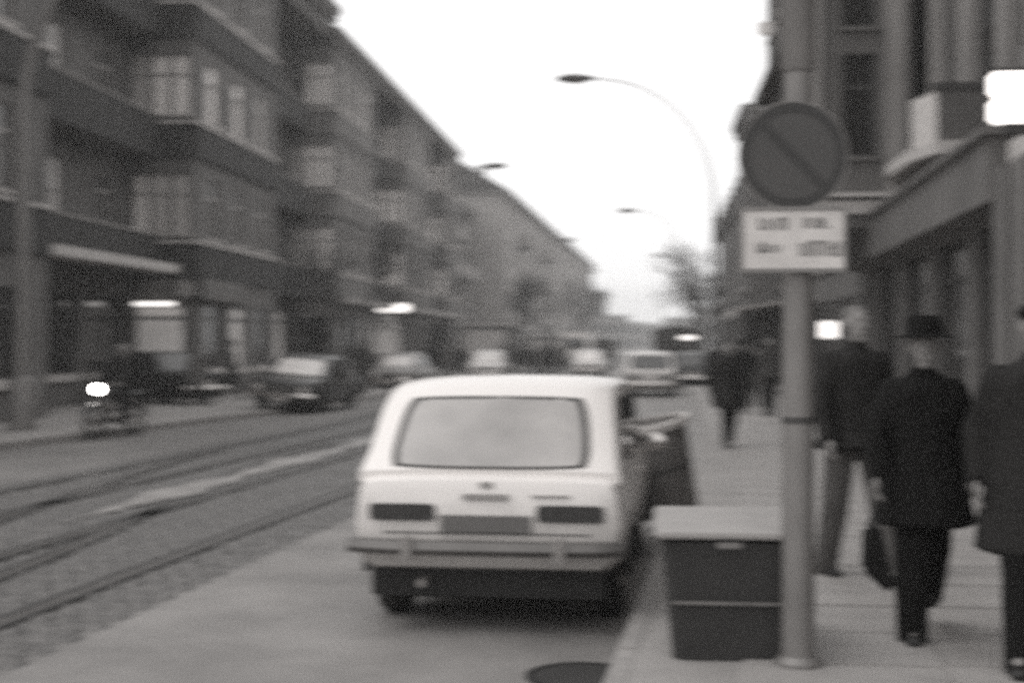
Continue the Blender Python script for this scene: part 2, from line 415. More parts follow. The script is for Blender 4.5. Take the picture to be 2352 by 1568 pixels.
def loggia(root, fr, u0, u1, H, m, pd=.95, shop=None):
    s = MB(); L = u1 - u0; n = max(2, round(L / 2.9)); holes = []; wins = []; gw = []
    for k in range(n):
        c = u0 + L * (k + .5) / n
        for z in FL[:3]:
            if k % 2: holes.append((c - .55, c + .55, z + .08, z + 2.6)); wins.append((c, z + .08, 1.1, 2.52))
            else: holes.append((c - .6, c + .6, z + .95, z + 2.6)); wins.append((c, z + .95, 1.2, 1.65))
        gw.append((c - L / n * .4, c + L / n * .4, .95, 3.1))
    panel(s, fr, u0, u1, PAV - .02, H, holes + gw, 0)
    s.build('wall', m, root)
    for c, z, w, h in wins: window(root, fr, c, z, w, h, pick(.62, .28), sill=h < 2)
    for i, (a_, b_, c_, e_) in enumerate(gw):
        window(root, fr, (a_ + b_) / 2, c_, b_ - a_, e_ - c_, lit_m if (shop == 'lit' and i == n - 1) else pick(.75, .25), frame_d, 'shop')
    for z in FL[:3]:
        b = MB(); obox(b, fr, u0 + .003, u1 - .003, .002, pd, z - .22, z - .02)
        bo = b.build('balcony', pl_dark, root)
        r = MB(); obox(r, fr, u0 + .004, u1 - .004, pd - .13, pd + .01, z - .26, z + .93); r.build('parapet', pl_band, bo).location = Vector()
        c = MB(); obox(c, fr, u0 + .004, u1 - .004, pd - .17, pd + .05, z + .932, z + .985); c.build('coping', pl_light, bo).location = Vector()
    return
# children of a part take their parent's location (parts sit at the root's origin)
_ob = MB.build
def _build(s, name, m, parent=None, **k):
    if parent is not None and parent.parent is not None and k.get('world', True) and parent.get('abs', 1):
        root = parent
        while root.parent is not None: root = root.parent
        if root.rotation_euler.z == 0 and parent.location.length < 1e-6:
            o = _ob(s, name, m, None, **k)
            me = o.data; me.transform(Matrix.Translation(-root.location)); o.parent = parent; return o
    return _ob(s, name, m, parent, **k)
MB.build = _build

def shell(root, fr, L, H, depth, m, eave=.5, roofh=3.2, d0=0., ov=.55):
    s = MB()
    n0 = Fr(fr.p(0, 0, 0)[:2], -fr.n, -fr.u); n1 = Fr(fr.p(L, 0, 0)[:2], -fr.n, fr.u)
    panel(s, n0, 0, depth, PAV - .05, H, [], 0); panel(s, n1, 0, depth, PAV - .05, H, [], 0)
    bk = Fr(fr.p(0, -depth, 0)[:2], fr.u, -fr.n); panel(s, bk, 0, L, PAV - .05, H, [], 0)
    s.build('end_wall', m, root)
    e_ = MB(); obox(e_, fr, -.15, L + .15, -depth - .2, d0 + ov, H, H + .28); obox(e_, fr, -.1, L + .1, d0 - .1, d0 + ov * .6, H - .35, H - .003)
    e_.build('cornice', pl_mid, root)
    r = MB(); a, b = d0 + ov, -depth - .2; mid = (a + b) / 2
    r.add([fr.p(-.15, a, H + .283), fr.p(L + .15, a, H + .283), fr.p(L + .15, b, H + .283), fr.p(-.15, b, H + .283), fr.p(-.15, mid, H + roofh), fr.p(L + .15, mid, H + roofh)],
          [(0, 1, 5, 4), (2, 3, 4, 5), (0, 4, 3), (1, 2, 5), (0, 3, 2, 1)])
    ro = r.build('roof', roof_m, root)
    for t in (.2, .6):
        c = MB(); obox(c, fr, L * t, L * t + .9, mid + .4, mid + 1.0, H + roofh - .6, H + roofh + 1.2); c.build('chimney', pl_dark, ro)

XL = -15.0
# left block one
fr = Fr((XL, 18), (0, 1), (1, 0))
b1 = empty('apartment_block', (XL, 18, 0), 'sooty block nearest on the left, long dark balconies and tall bay over lit shops', 'building')
bay(b1, fr, .5, 11.9, 2.0, 15.4, pl_dark)
loggia(b1, fr, 11.9, 22.0, 15.4, pl_dark)
bay(b1, fr, 22.0, 31.0, 2.0, 15.4, pl_dark, shop='lit')
loggia(b1, fr, 31.0, 40.3, 15.4, pl_dark, shop='lit')
shell(b1, fr, 40.4, 15.45, 12, pl_dark, d0=2.0, ov=.35)
q = MB(); obox(q, fr, 9.0, 21.4, .95, 1.75, 3.74, 3.98); q.build('canopy', stone_l, b1)
q = MB(); obox(q, fr, 11.95, 21.95, .003, 1.9, 14.5, 15.09); q.build('attic_band', pl_dark, b1); q = MB(); obox(q, fr, 31.05, 40.35, .003, 1.9, 14.5, 15.09); q.build('attic_band', pl_dark, b1)
# fascia over the shop in the first bay
q = MB(); nf = Fr(fr.p(22.0, 0, 0)[:2], fr.n, -fr.u); obox(q, nf, -.1, 2.25, .02, .25, 3.02, 3.62); obox(q, fr, 21.75, 26.5, 2.02, 2.25, 3.02, 3.62)
q.build('shop_fascia', pl_mid, b1)
q = MB(); obox(q, nf, .55, 1.2, .252, .27, 3.1, 3.54); q.build('fascia_board', pl_light, b1)
q = MB(); obox(q, nf, 1.55, 2.15, .252, .27, 3.1, 3.5); q.build('fascia_board', pl_light, b1)
q = MB(); obox(q, nf, .35, 1.5, .27, .34, 2.82, 2.93); q.build('neon_tube', neon_m, b1)
# left block two
fr2 = Fr((XL, 58.7), (0, 1), (1, 0))
b2 = empty('apartment_block', (XL, 58.7, 0), 'second long block on the left, lower eaves than its neighbour, bright bay windows', 'building')
bay(b2, fr2, 0.05, 8.5, 2.0, 14.6, pl_mid)
loggia(b2, fr2, 8.5, 17.5, 14.6, pl_mid, shop=None)
bay(b2, fr2, 17.5, 26, 2.0, 14.6, pl_mid, shop='lit')
loggia(b2, fr2, 26, 34, 14.6, pl_mid)
bay(b2, fr2, 34, 38.5, 2.0, 14.6, pl_mid)
shell(b2, fr2, 38.6, 14.65, 12, pl_mid, d0=2.0, ov=.35)
q = MB(); obox(q, fr2, .05, 38.4, 2.03, 2.5, 3.45, 3.7); q.build('canopy', pl_light, b2)

def plain(name, label, fr, L, H, m, floors, wspace=3.0, depth=12, shop=True, w=1.15, h=1.7, oriels=(), roofh=3, gable=False, ov=.5, pk=(.5, .35), bal=()):
    root = empty(name, (fr.o.x, fr.o.y, 0), label, 'building')
    n = max(1, int(L / wspace)); holes = []; wins = []
    for k in range(n):
        c = L * (k + .5) / n
        for z in floors: holes.append((c - w / 2, c + w / 2, z + .9, z + .9 + h)); wins.append((c, z + .9))
        if shop: holes.append((c - wspace * .38, c + wspace * .38, .95, 3.0))
    s = MB(); panel(s, fr, 0, L, PAV - .04, H, holes, 0); s.build('wall', m, root)
    for c, z in wins: window(root, fr, c, z, w, h, pick(*pk))
    if shop:
        for k in range(n): window(root, fr, L * (k + .5) / n, .95, wspace * .76, 2.05, pick(.7, .2), frame_d, 'shop', sill=False)
    s = MB()
    for z in floors: obox(s, fr, 0, L, .002, .1, z - .12, z + .04)
    s.build('string_course', pl_light if m is not pl_dark else pl_mid, root)
    for (u0, u1, d, z0, z1) in oriels:
        s = MB(); obox(s, fr, u0, u1, .003, d, z0, z1); s.build('oriel', m, root)
        q = MB(); obox(q, fr, u0 - .1, u1 + .1, .003, d + .1, z1 + .002, z1 + .16); q.build('oriel_ledge', pl_light, root); q = MB(); obox(q, fr, u0 - .1, u1 + .1, .003, d + .1, z0 - .2, z0 - .002); q.build('oriel_ledge', pl_light, root)
        nf = Fr(fr.p(u0, 0, 0)[:2], fr.n, -fr.u)
    for (u0, u1, z) in bal:
        b = MB(); obox(b, fr, u0, u1, .003, 1.1, z - .15, z); bo = b.build('balcony', pl_mid, root)
        r = MB(); obox(r, fr, u0, u1, 1.04, 1.12, z + .002, z + .95); obox(r, fr, u0, u0 + .08, .01, 1.03, z + .002, z + .95); r.build('parapet', pl_light, bo)
    shell(root, fr, L, H + .01, depth, m, roofh=roofh, ov=ov)
    return root
b3 = plain('apartment_block', 'low-eaved grey block between the long balcony block and the pale gable on the left', Fr((-14.4, 97.6), (0, 1), (1, 0)), 18, 12.2, pl_mid, [3.9, 6.7, 9.3], roofh=1.6, bal=((3, 7, 6.7), (3, 7, 9.3), (10, 14, 6.7)))
an = math.atan(84 / F)
fr5 = Fr((-11.55, 116.3), (math.sin(an), math.cos(an)), (math.cos(an), -math.sin(an)))
b5 = plain('apartment_block', 'long pale block with a blank gable end, farthest of the tall blocks on the left', fr5, 112, 14.0, pl_light, [3.9, 7.2, 10.4], wspace=3.7, pk=(.7, .25), bal=((9, 13, 7.2), (9, 13, 10.4), (30, 34, 7.2), (30, 34, 10.4)), roofh=4)
# shop awnings on far left pavement
for i, (x, y, Y, wd) in enumerate(((1115, 745, 92, 3.6), (1275, 772, 118, 5.0))):
    X = wx(x, Y); z = wz(x, y, Y)
    k = empty('market_awning' if i else 'kiosk', (X, Y, PAV), ('long pale-topped market awning on the far left pavement, behind the crowd', 'flat-roofed kiosk with a bright roof edge before the far left block')[i == 0], 'kiosk')
    MB().box(X - wd / 2, X + wd / 2, Y, Y + 2.4, z - .09, z + .05).build('roof', stone_l, k)
    MB().box(X - wd / 2 + .25, X + wd / 2 - .25, Y + .25, Y + 2.3, PAV, z - .1).build('cabin', pl_mid, k)
    for sx in (-1, 1): MB().box(X + sx * (wd / 2 - .06) - .04, X + sx * (wd / 2 - .06) + .04, Y + .03, Y + .11, PAV, z - .1).build('post', metal_p, k)
    MB().box(X - wd / 2 + .5, X + wd / 2 - .5, Y + .2, Y + .245, 1.1, z - .35).build('window', glass_c, k)

# ------------------------------------------------------------------ right side
an2 = .0312
# near corner block on the right
u_ = Vector((math.sin(an2), math.cos(an2))); o_ = Vector((-math.cos(an2), math.sin(an2)))
frR = Fr((3.55, 4.0), u_, o_)
br = empty('corner_building', (3.9, 4, 0), 'dark stone building filling the right edge, deep shopfront below a wide projecting upper block', 'building')
holes = [(k * 3.0 + 11.3, k * 3.0 + 13.9, .75, 3.1) for k in range(4)]
UD = -.62                                             # the upper wall stands back from the shopfront
up = [(c - .5, c + .5, z, z + 1.9) for c in (2.0, 4.6, 7.2, 9.8, 12.4, 18.6) for z in (5.6, 9.2, 12.8)]
s = MB(); panel(s, frR, 0, 25.6, PAV - .04, 3.95, holes, 0, .25); panel(s, frR, 0, 25.6, 3.951, 17.5, up, UD, .25)
s.quad(frR.p(0, .0, 3.951), frR.p(25.6, .0, 3.951), frR.p(25.6, UD, 3.951), frR.p(0, UD, 3.951)); s.build('wall', pl_mid, br)
for (a_, b_, c_, e_) in up: window(br, frR, (a_ + b_) / 2, c_, b_ - a_, e_ - c_, pick(.7, .25), frame_d, d=UD - .05)
for (a_, b_, c_, e_) in holes:
    window(br, frR, (a_ + b_) / 2, c_, b_ - a_, e_ - c_, glass_d if c_ < 1 else pick(.8, .2), frame_d, 'shop' if c_ < 1 else 'casement', d=-.05, sill=c_ > 1)
s = MB(); obox(s, frR, 10.9, 25.4, .003, .42, 3.18, 3.85); s.build('shop_fascia', pl_mid, br)
s = MB(); obox(s, frR, 0, 10.75, .003, .25, 3.5, 3.75); s.build('ledge', stone_l, br); s = MB(); obox(s, frR, 10.8, 25.4, .003, .5, 3.853, 3.93); s.build('ledge', pl_mid, br)
for u in (2.6, 6.0, 9.0, 11.2, 12.9, 14.6, 17.2, 19.8):
    s = MB(); obox(s, frR, u - .24, u + .24, UD + .003, UD + .16, 3.96, 17.3); s.build('pilaster', pl_light, br)
for u in (.3, 3.1, 5.9): s = MB(); obox(s, frR, u, u + .7, .003, .22, PAV, 3.49); s.build('pier', pl_mid, br)
for u in (7.6, 8.55, 9.5, 10.35): s = MB(); obox(s, frR, u, u + .6, .003, .36, PAV, 3.49); s.build('pier', pl_mid, br)
for u, w_ in ((15.2, 1.35), (13.4, .6)):
    s = MB(); obox(s, frR, u, u + w_, UD + .005, UD + .03, 5.4, 17.0); st_ = s.build('stair_window', glass_d, br)
    s = MB()
    for z in np.arange(6, 17, 1.5): obox(s, frR, u, u + w_, UD + .031, UD + .05, z, z + .05)
    s.build('glazing_bar', frame_d, st_, kind='stuff')
# projecting upper block, faces the camera over the pavement
YB = 24.6
x0, x1 = 2.55, 4.5
pb = MB(); nfB = Fr((x0, YB), (1, 0), (0, -1)); wl = [(1.05, 4.9), (1.05, 7.1), (1.05, 10.2), (1.05, 13.3)]
panel(pb, nfB, 0, x1 - x0, 4.15, 17.5, [(c - .3, c + .3, z, z + 1.75) for c, z in wl], 0)
sf = Fr((x0, YB), (0, 1), (-1, 0)); wl2 = [(c, z) for c in (1.2, 3.0, 4.8) for z in (4.9, 8.0, 11.1, 14.0)]
panel(pb, sf, 0, 6.2, 4.15, 17.5, [(c - .5, c + .5, z, z + 1.8) for c, z in wl2], 0)
pb.quad((x0, YB, 4.15), (x1, YB, 4.15), (x1, YB + 6.2, 4.15), (x0, YB + 6.2, 4.15))
pb.quad((x0, YB + 6.2, 4.15), (x1 + 6, YB + 6.2, 4.15), (x1 + 6, YB + 6.2, 17.5), (x0, YB + 6.2, 17.5))
pb.build('projecting_block', pl_mid, br)
for c, z in wl: window(br, nfB, c, z, .6, 1.75, glass_d, frame_d)
for c, z in wl2: window(br, sf, c, z, 1.0, 1.8, pick(.6, .3))
q = MB(); obox(q, nfB, -.1, x1 - x0, .0, .16, 3.92, 4.14); obox(q, nfB, -.16, x1 - x0, .0, .24, 4.2, 4.27); obox(q, sf, .003, 6.2, .003, .12, 3.92, 4.14); q.build('ledge', stone_l, br)
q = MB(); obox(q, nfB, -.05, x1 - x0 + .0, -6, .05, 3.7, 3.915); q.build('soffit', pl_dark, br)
for u in (.25, 1.65): q = MB(); obox(q, nfB, u - .16, u + .16, .003, .1, 4.28, 17.4); q.build('pilaster', pl_light, br)
for z in (7.0, 10.1, 13.2):
    q = MB(); obox(q, sf, 0, 6.1, .003, .3, z - .2, z - .05); q.build('string_course', pl_mid, br)
MB().box(2.3, 12, 4, 31, 17.5, 17.9).build('cornice', pl_mid, br)
MB().box(x0 - .32, x0 - .005, YB + 4.6, YB + 4.7, wz(1750, 80, 29.2), wz(1750, 50, 29.2)).build('sign_board', lit_m, br)
# balcony between
YA = 18.6
q = MB(); z0 = wz(2200, 352, YA); z1 = wz(2200, 322, YA); xa, xb = wx(2148, YA), wx(2285, YA) + .25
q.prism([(xa, YA), (xb, YA), (xb + .1, YA + 4.5), (xa + .35, YA + 4.5), (xa - .18, YA + 2.6), (xa - .18, YA + .9)], z0, z1)
bo = q.build('balcony', stone_l, br)
zt = wz(2200, 205, YA)
q = MB().box(xa + .04, xb - .02, YA + .05, YA + .12, z1 + .002, zt); q.build('parapet', pl_dark, bo)
q = MB().add([(xa + .03, YA + .05, z1 + .002), (xa - .13, YA + .9, z1 + .002), (xa - .13, YA + .9, zt), (xa + .03, YA + .05, zt), (xa + .1, YA + .1, z1 + .002), (xa - .08, YA + .95, z1 + .002), (xa - .08, YA + .95, zt), (xa + .1, YA + .1, zt)],
             [(0, 1, 2, 3), (4, 5, 6, 7), (0, 1, 5, 4), (3, 2, 6, 7), (0, 3, 7, 4), (1, 2, 6, 5)]); q.build('side_panel', signwhite, bo)  # coloured far paler than the parapet, painting in light from open sky
q = MB().box(xa - .02, xb, YA + .03, YA + .14, zt + .002, zt + .10); q.build('rail', frame_d, bo)
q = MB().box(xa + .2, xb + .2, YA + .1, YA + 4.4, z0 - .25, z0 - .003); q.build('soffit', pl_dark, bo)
# lit double sign box by the right edge
YS = 12.6
xs0, xs1 = wx(2279, YS), wx(2279, YS) + .62; zs0, zs1 = wz(2300, 282, YS), wz(2300, 163, YS)
sg = empty('lit_sign', (xs0, YS, zs0), 'glowing white two-row sign box sticking out at the right edge above the shops', 'sign')
zm = (zs0 + zs1) / 2
MB().box(xs0, xs1, YS, YS + .16, zs0, zm - .012).build('light_box', neon_m, sg, bevel=.03)
MB().box(xs0, xs1, YS, YS + .16, zm + .012, zs1).build('light_box', neon_m, sg, bevel=.03)
MB().box(xs0 + .01, xs1 + .1, YS + .05, YS + .11, zs1 + .004, zs1 + .04).build('bracket', frame_d, sg)
MB().box(xs0 + .1, xs1 + .1, YS + .02, YS + .14, zs0 - .09, zs0 - .004).build('bracket', frame_d, sg)
# small grid sign beneath the block
YG = 34.0
xg0, xg1, zg0, zg1 = wx(1884, YG), wx(1924, YG), wz(1900, 776, YG), wz(1900, 738, YG)
sg = empty('lit_sign', (xg0, YG, zg0), 'small square glowing sign with upright bars, just right of the sign pole', 'sign')
MB().box(xg0, xg1, YG, YG + .1, zg0, zg1).build('light_box', neon_m, sg)
for k in range(1, 5): MB().box(xg0 + (xg1 - xg0) * k / 5 - .008, xg0 + (xg1 - xg0) * k / 5 + .008, YG - .02, YG - .004, zg0, zg1).build('bar', stone_l, sg)
MB().box(xg1 + .002, xg1 + .3, YG + .03, YG + .07, zg1 - .12, zg1 - .07).build('bracket', frame_d, sg)
# next houses on the right
r1b = plain('apartment_block', 'set-back grey house behind the sign pole, seen beneath the projecting corner block', Fr((5.4, 31.0), (0, 1), (-1, 0)), 26.9, 8.8, pl_mid, [4.0], wspace=3.3, ov=.3, roofh=.8)
r2 = plain('apartment_block', 'narrow tall grey house stepping up beside the round no-stopping sign', Fr((4.05, 58.0), (0, 1), (-1, 0)), 6.0, 11.1, pl_mid, [4.0, 6.6, 9.0], wspace=3.0, h=1.4, ov=.32, roofh=.6)
r3 = plain('apartment_block', 'lower grey house whose dormers notch the skyline left of the round sign', Fr((4.35, 64.05), (0, 1), (-1, 0)), 23, 8.2, pl_mid, [4.0], wspace=3.0, ov=.3, roofh=1.0)
for k in range(6):
    q = MB(); obox(q, Fr((4.35, 64.0), (0, 1), (-1, 0)), 1.5 + k * 3.5, 3.0 + k * 3.5, -1.2, .27, 8.5, 9.35 - .05 * k); q.build('dormer', pl_mid, r3)
for (x, y, Y, wdt) in ((1742, 702, 45, 1.5), (1720, 712, 55, 1.2)):
    X = wx(x, Y); z = wz(x, y, Y)
    k = empty('shop_awning', (X, Y, z), ('pale shop awning' if Y == 45 else 'smaller grey shop awning further back') + ' sticking out over the pavement, left of the sign pole', 'awning')
    MB().add([(X - wdt / 2, Y, z - .06), (5.3, Y, z + .3), (5.3, Y + 5, z + .3), (X - wdt / 2, Y + 5, z - .06), (X - wdt / 2, Y, z - .12), (5.3, Y, z + .24), (5.3, Y + 5, z + .24), (X - wdt / 2, Y + 5, z - .12)],
             [(0, 1, 2, 3), (4, 5, 6, 7), (0, 1, 5, 4), (3, 2, 6, 7), (0, 3, 7, 4)]).build('cover', stone_l if Y == 45 else pl_light, k)
    MB().box(X - wdt / 2, X - wdt / 2 + .04, Y, Y + 5, z - .32, z - .125).build('valance', stone_l if Y == 45 else pl_light, k)
# left lit signs
for (x0_, x1_, y0_, y1_, Y, lab, grid) in ((868, 938, 698, 716, 70, 'long glowing white sign box over a shop on the left, middle distance', 0),
                                      (868, 905, 726, 761, 69, 'small glowing sign with a lattice of bars, below the long glowing sign', 1),
                                      (1562, 1598, 771, 779, 62, 'narrow glowing strip sign on the right pavement by the bare tree', 0)):
    a_, b_ = wx(x0_, Y), wx(x1_, Y); c_, e_ = wz(x0_, y1_, Y), wz(x0_, y0_, Y)
    sg = empty('lit_sign', (a_, Y, c_), lab, 'sign')
    MB().box(a_, b_, Y, Y + .15, c_, e_).build('light_box', lit_m if grid else neon_m, sg)
    if grid:
        for k in range(1, 4):
            t = a_ + (b_ - a_) * k / 4; MB().box(t - .03, t + .03, Y - .04, Y - .004, c_, e_).build('bar', frame_d, sg)
            t = c_ + (e_ - c_) * k / 4; MB().box(a_, b_, Y - .08, Y - .045, t - .03, t + .03).build('bar', frame_d, sg)
    if x0_ > 1500: MB().box((a_ + b_) / 2 - .04, (a_ + b_) / 2 + .04, Y + .03, Y + .11, PAV, c_ - .003).build('post', metal_p, sg)
    else: MB().box(-15, a_ - .004, Y + .05, Y + .1, (c_ + e_) / 2 - .04, (c_ + e_) / 2 + .04).build('bracket', frame_d, sg)
# far end of the street
far = MB(); rng = random.Random(5)
for k, (x0_, x1_, y_, Y) in enumerate(((1330, 1392, 668, 300), (1392, 1440, 722, 330), (1438, 1475, 738, 380), (1474, 1530, 742, 420), (1525, 1600, 728, 360), (1598, 1680, 700, 300))):
    X0, X1 = wx(x0_, Y), wx(x1_, Y); z = wz(x0_, y_, Y)
    o = empty('distant_house', (X0, Y, 0), ('pale distant house at the far left end of the street', 'low distant house just right of the pale end house', 'lowest distant house at the middle of the sky gap', 'wide low distant house closing the street', 'distant house behind the bare tree', 'distant house behind the low two-storey house')[k], 'building')
    fr_ = Fr((X0, Y), (1, 0), (0, -1)); w_ = X1 - X0
    hs = [(w_ * (i + .5) / 4 - .6, w_ * (i + .5) / 4 + .6, zz, zz + 1.6) for i in range(4) for zz in np.arange(1.2, z - 3, 3.2)]
    s = MB(); panel(s, fr_, 0, w_, -.02, z - 1.2, hs, 0); obox(s, fr_, 0, w_, -8, -.3, -.02, z - 1.2); s.build('wall', pl_mid, o)
    for h_ in hs: MB().box(X0 + h_[0], X0 + h_[1], Y + .15, Y + .18, h_[2], h_[3]).build('window', glass_d, o)
    s = MB(); s.add([(X0 - .3, Y - .3, z - 1.19), (X1 + .3, Y - .3, z - 1.19), (X1 + .3, Y + 8.3, z - 1.19), (X0 - .3, Y + 8.3, z - 1.19), (X0 - .3, Y + 4, z), (X1 + .3, Y + 4, z)], [(0, 1, 5, 4), (2, 3, 4, 5), (0, 4, 3), (1, 2, 5), (0, 3, 2, 1)]); s.build('roof', roof_m, o)

# ------------------------------------------------------------------ street lamps
def lamp(px, Y, arm, sgn, H, lab, r=.078, metal_l=metal_l):
    X = px; o = empty('street_lamp', (X, Y, PAV), lab, 'street lamp', 'whip-arm street lamps along both kerbs')
    MB().lathe([(r * 1.5, 0), (r * 1.5, .9), (r * 1.1, 1.0)], (X, Y, PAV), n=12).build('base', metal_l, o, smooth=True)
    pts = []; rr = []
    hp = H * .62
    for k in range(5): pts.append((X, Y, PAV + 1.0 + (hp - 1.0) * k / 4)); rr.append(r * (1 - .25 * k / 4))
    MB().tube(pts, rr, 10).build('pole', metal_l, o, smooth=True)
    pts = []; rr = []
    for k in range(15):
        t = k / 14 * math.pi / 2
        pts.append((X + sgn * (arm - .9) * (1 - math.cos(t)), Y, PAV + hp + (H - hp) * math.sin(t))); rr.append(r * (.74 - .4 * k / 14))
    MB().tube(pts, rr, 8).build('arm', metal_l, o, smooth=True)
    ex = X + sgn * (arm - .9) ; s = MB(); out = []
    for t, w_, h_ in ((0, .03, .03), (.15, .09, .07), (.4, .18, .12), (.75, .20, .15), (1.05, .14, .11), (1.2, .04, .04)):
        c = Vector((ex + sgn * t, Y, PAV + H + .03)); out.append([(c.x, c.y + w_ * math.cos(q), c.z + h_ * math.sin(q) * (1 if math.sin(q) > 0 else .8)) for q in [2 * math.pi * i / 12 for i in range(12)]])
    s.rings(out); s.build('lamp_head', metal_l, o, smooth=True)
    s = MB(); s.lathe([(.02, -.06), (.13, -.03), (.15, 0)], (ex + sgn * .6, Y, PAV + H - .06), n=14, sx=1.8); s.build('diffuser', lens_clear, o, smooth=True)
lamp(wx(1640, 40), 40, abs(wx(1300, 40) - wx(1640, 40)), -1, wz(1350, 183, 40) - PAV, 'curved street lamp reaching left over the sky, largest on the right')
lamp(wx(1572, 79), 79, 3.4, -1, wz(1460, 485, 79) - PAV, 'second curved street lamp on the right, head against the sky')
lamp(wx(1598, 119), 119, 3.2, -1, wz(1500, 587, 119) - PAV, 'smallest curved street lamp on the right, low over the street end')
lamp(wx(52, 25.5), 25.5, 3.6, 1, 9.3, 'thick lamp post at the left edge, its arm leaving the top of the frame', .17, metal_p)
lamp(wx(957, 60), 60, 3.6, 1, wz(1150, 383, 60) - PAV, 'curved street lamp before the bay windows on the left, head just over the roofline')
lamp(wx(1215, 103), 103, 3.2, 1, wz(1310, 552, 103) - PAV, 'third curved lamp on the left, before the pale block')
lamp(wx(1300, 146), 146, 3.0, 1, wz(1385, 624, 146) - PAV, 'farthest curved lamp on the left, among the bare trees')

# ------------------------------------------------------------------ bare trees
def tree(X, Y, H, lab, seed, spread=1.0, m=bark, lev=5, z=PAV, fine=1):
    rng = random.Random(seed); o = empty('bare_tree', (X, Y, z), lab, 'tree', 'leafless street trees')
    tr = MB(); cr = MB()
    def grow(p, d, L, r, lv):
        q = p + d * L; m1 = p + d * L * .5 + Vector((rng.uniform(-1, 1), rng.uniform(-1, 1), 0)) * L * .06
        (tr if lv >= lev - 1 else cr).tube([p, m1, q], [r, r * .82, r * .62], 6 if lv > 3 else 3, cap=lv > 3)
        if lv == 0: return
        n = 4 if lv in (1, 2, 3) else 3
        for k in range(n):
            an_ = rng.uniform(0, 2 * math.pi); tilt = rng.uniform(.35, .75) * spread
            ax = d.orthogonal().normalized(); ax.rotate(Matrix.Rotation(an_, 3, d))
            nd = (d * math.cos(tilt) + ax * math.sin(tilt) + Vector((0, 0, .12))).normalized()
            st = p + d * L * rng.uniform(.55, 1.0)
            grow(st, nd, L * rng.uniform(.62, .8), r * .55, lv - 1)
    grow(Vector((X, Y, z - .05)), Vector((rng.uniform(-.04, .04), 0, 1)).normalized(), H * .30, H * .016 + .03, lev)
    tr.build('trunk', m, o, smooth=True); cr.build('crown', m, o)
    return o
tl = [(wx(800, 56), 56, 8.5, 'bare tree with drooping twigs before the second left block, nearest of the left trees', 11),
      (wx(1180, 96), 96, 9.5, 'bare tree before the pale gable, left of the third left lamp', 13),
      (wx(1260, 118), 118, 10.5, 'bare tree before the long pale block, close right of the third left lamp', 14),
      (wx(1320, 150), 150, 12, 'tall bare tree at the end of the left tree row', 15),
      (wx(1355, 190), 190, 14, 'farthest and palest bare tree of the left row', 16),
      (wx(1612, 78), 78, 9.6, 'bare tree by the right kerb, nearest of the right trees', 21),
      (wx(1590, 105), 105, 11.5, 'bare tree behind the nearest right tree', 22),
      (wx(1600, 140), 140, 13, 'farthest bare tree of the right row', 23)]
for X, Y, H, lab, sd in tl: tree(X, Y, H, lab, sd, spread=1.15)

# ------------------------------------------------------------------ cars
def project(bvh, pts2, axis, off, name, m, parent, n=10, rnd=.06):
    """panel lying on the shell: corners (a,b) in the plane across `axis`"""
    A, B, C_, D_ = [Vector(p) for p in pts2]; s = MB(); V = []
    for j in range(n + 1):
        for i in range(n + 1):
            u, v = i / n * 2 - 1, j / n * 2 - 1
            uu = u * (1 - rnd * v * v * abs(u) ** 3 * abs(v)) ; vv = v * (1 - rnd * u * u * abs(v) ** 3 * abs(u))
            U, V_ = (uu + 1) / 2, (vv + 1) / 2
            p = (A * (1 - U) + B * U) * (1 - V_) + (D_ * (1 - U) + C_ * U) * V_
            if axis[0] == 'y':
                sg = 1 if axis == 'y+' else -1; o = Vector((p.x, -3 * sg if sg > 0 else 9, p.y)); d = Vector((0, sg, 0))
            else:
                sg = 1 if axis == 'x+' else -1; o = Vector((-3 * sg, p.x, p.y)); d = Vector((sg, 0, 0))
            h = bvh.ray_cast(o, d)
            q = (h[0] - d * off) if h[0] is not None else Vector((p.x, 0, p.y)) if axis[0] == 'y' else Vector((0, p.x, p.y))
            V.append(q)
    s.add(V, [(j * (n + 1) + i, j * (n + 1) + i + 1, (j + 1) * (n + 1) + i + 1, (j + 1) * (n + 1) + i) for j in range(n) for i in range(n)])
    return s.build(name, m, parent, smooth=True, world=False)
def ring(y, w, zb, zt, ins=.07, bul=0., n=0):
    h = [(0, zb), (w * .86, zb), (w * .97, zb + (zt - zb) * .12), (w + bul, zb + (zt - zb) * .5), (w * .985, zt - (zt - zb) * .16), (w - ins * .55, zt - (zt - zb) * .03), (w - ins * 1.6, zt + .004), (w * .5, zt + .012), (0, zt + .016)]
    return [(x, y, z) for x, z in h] + [(-x, y, z) for x, z in h[1:-1]][::-1]
def cabring(y, wb, wt, zb, zt):
    c = min(.09, (zt - zb) * .45)
    wz_ = lambda z: wb + (wt - wb) * (z - zb) / max(.01, (1.0 if zt - zb < 1 else zt - zb)) 
    h = [(0, zb - .05), (wb, zb - .05), (wb, zb), ((wb + wt) / 2, (zb + zt) / 2), (wt, zt - c), (wt - .02, zt - c * .42), (wt - .08, zt - c * .06), (wt * .55, zt + .012), (0, zt + .02)]
    return [(x, y, z) for x, z in h] + [(-x, y, z) for x, z in h[1:-1]][::-1]
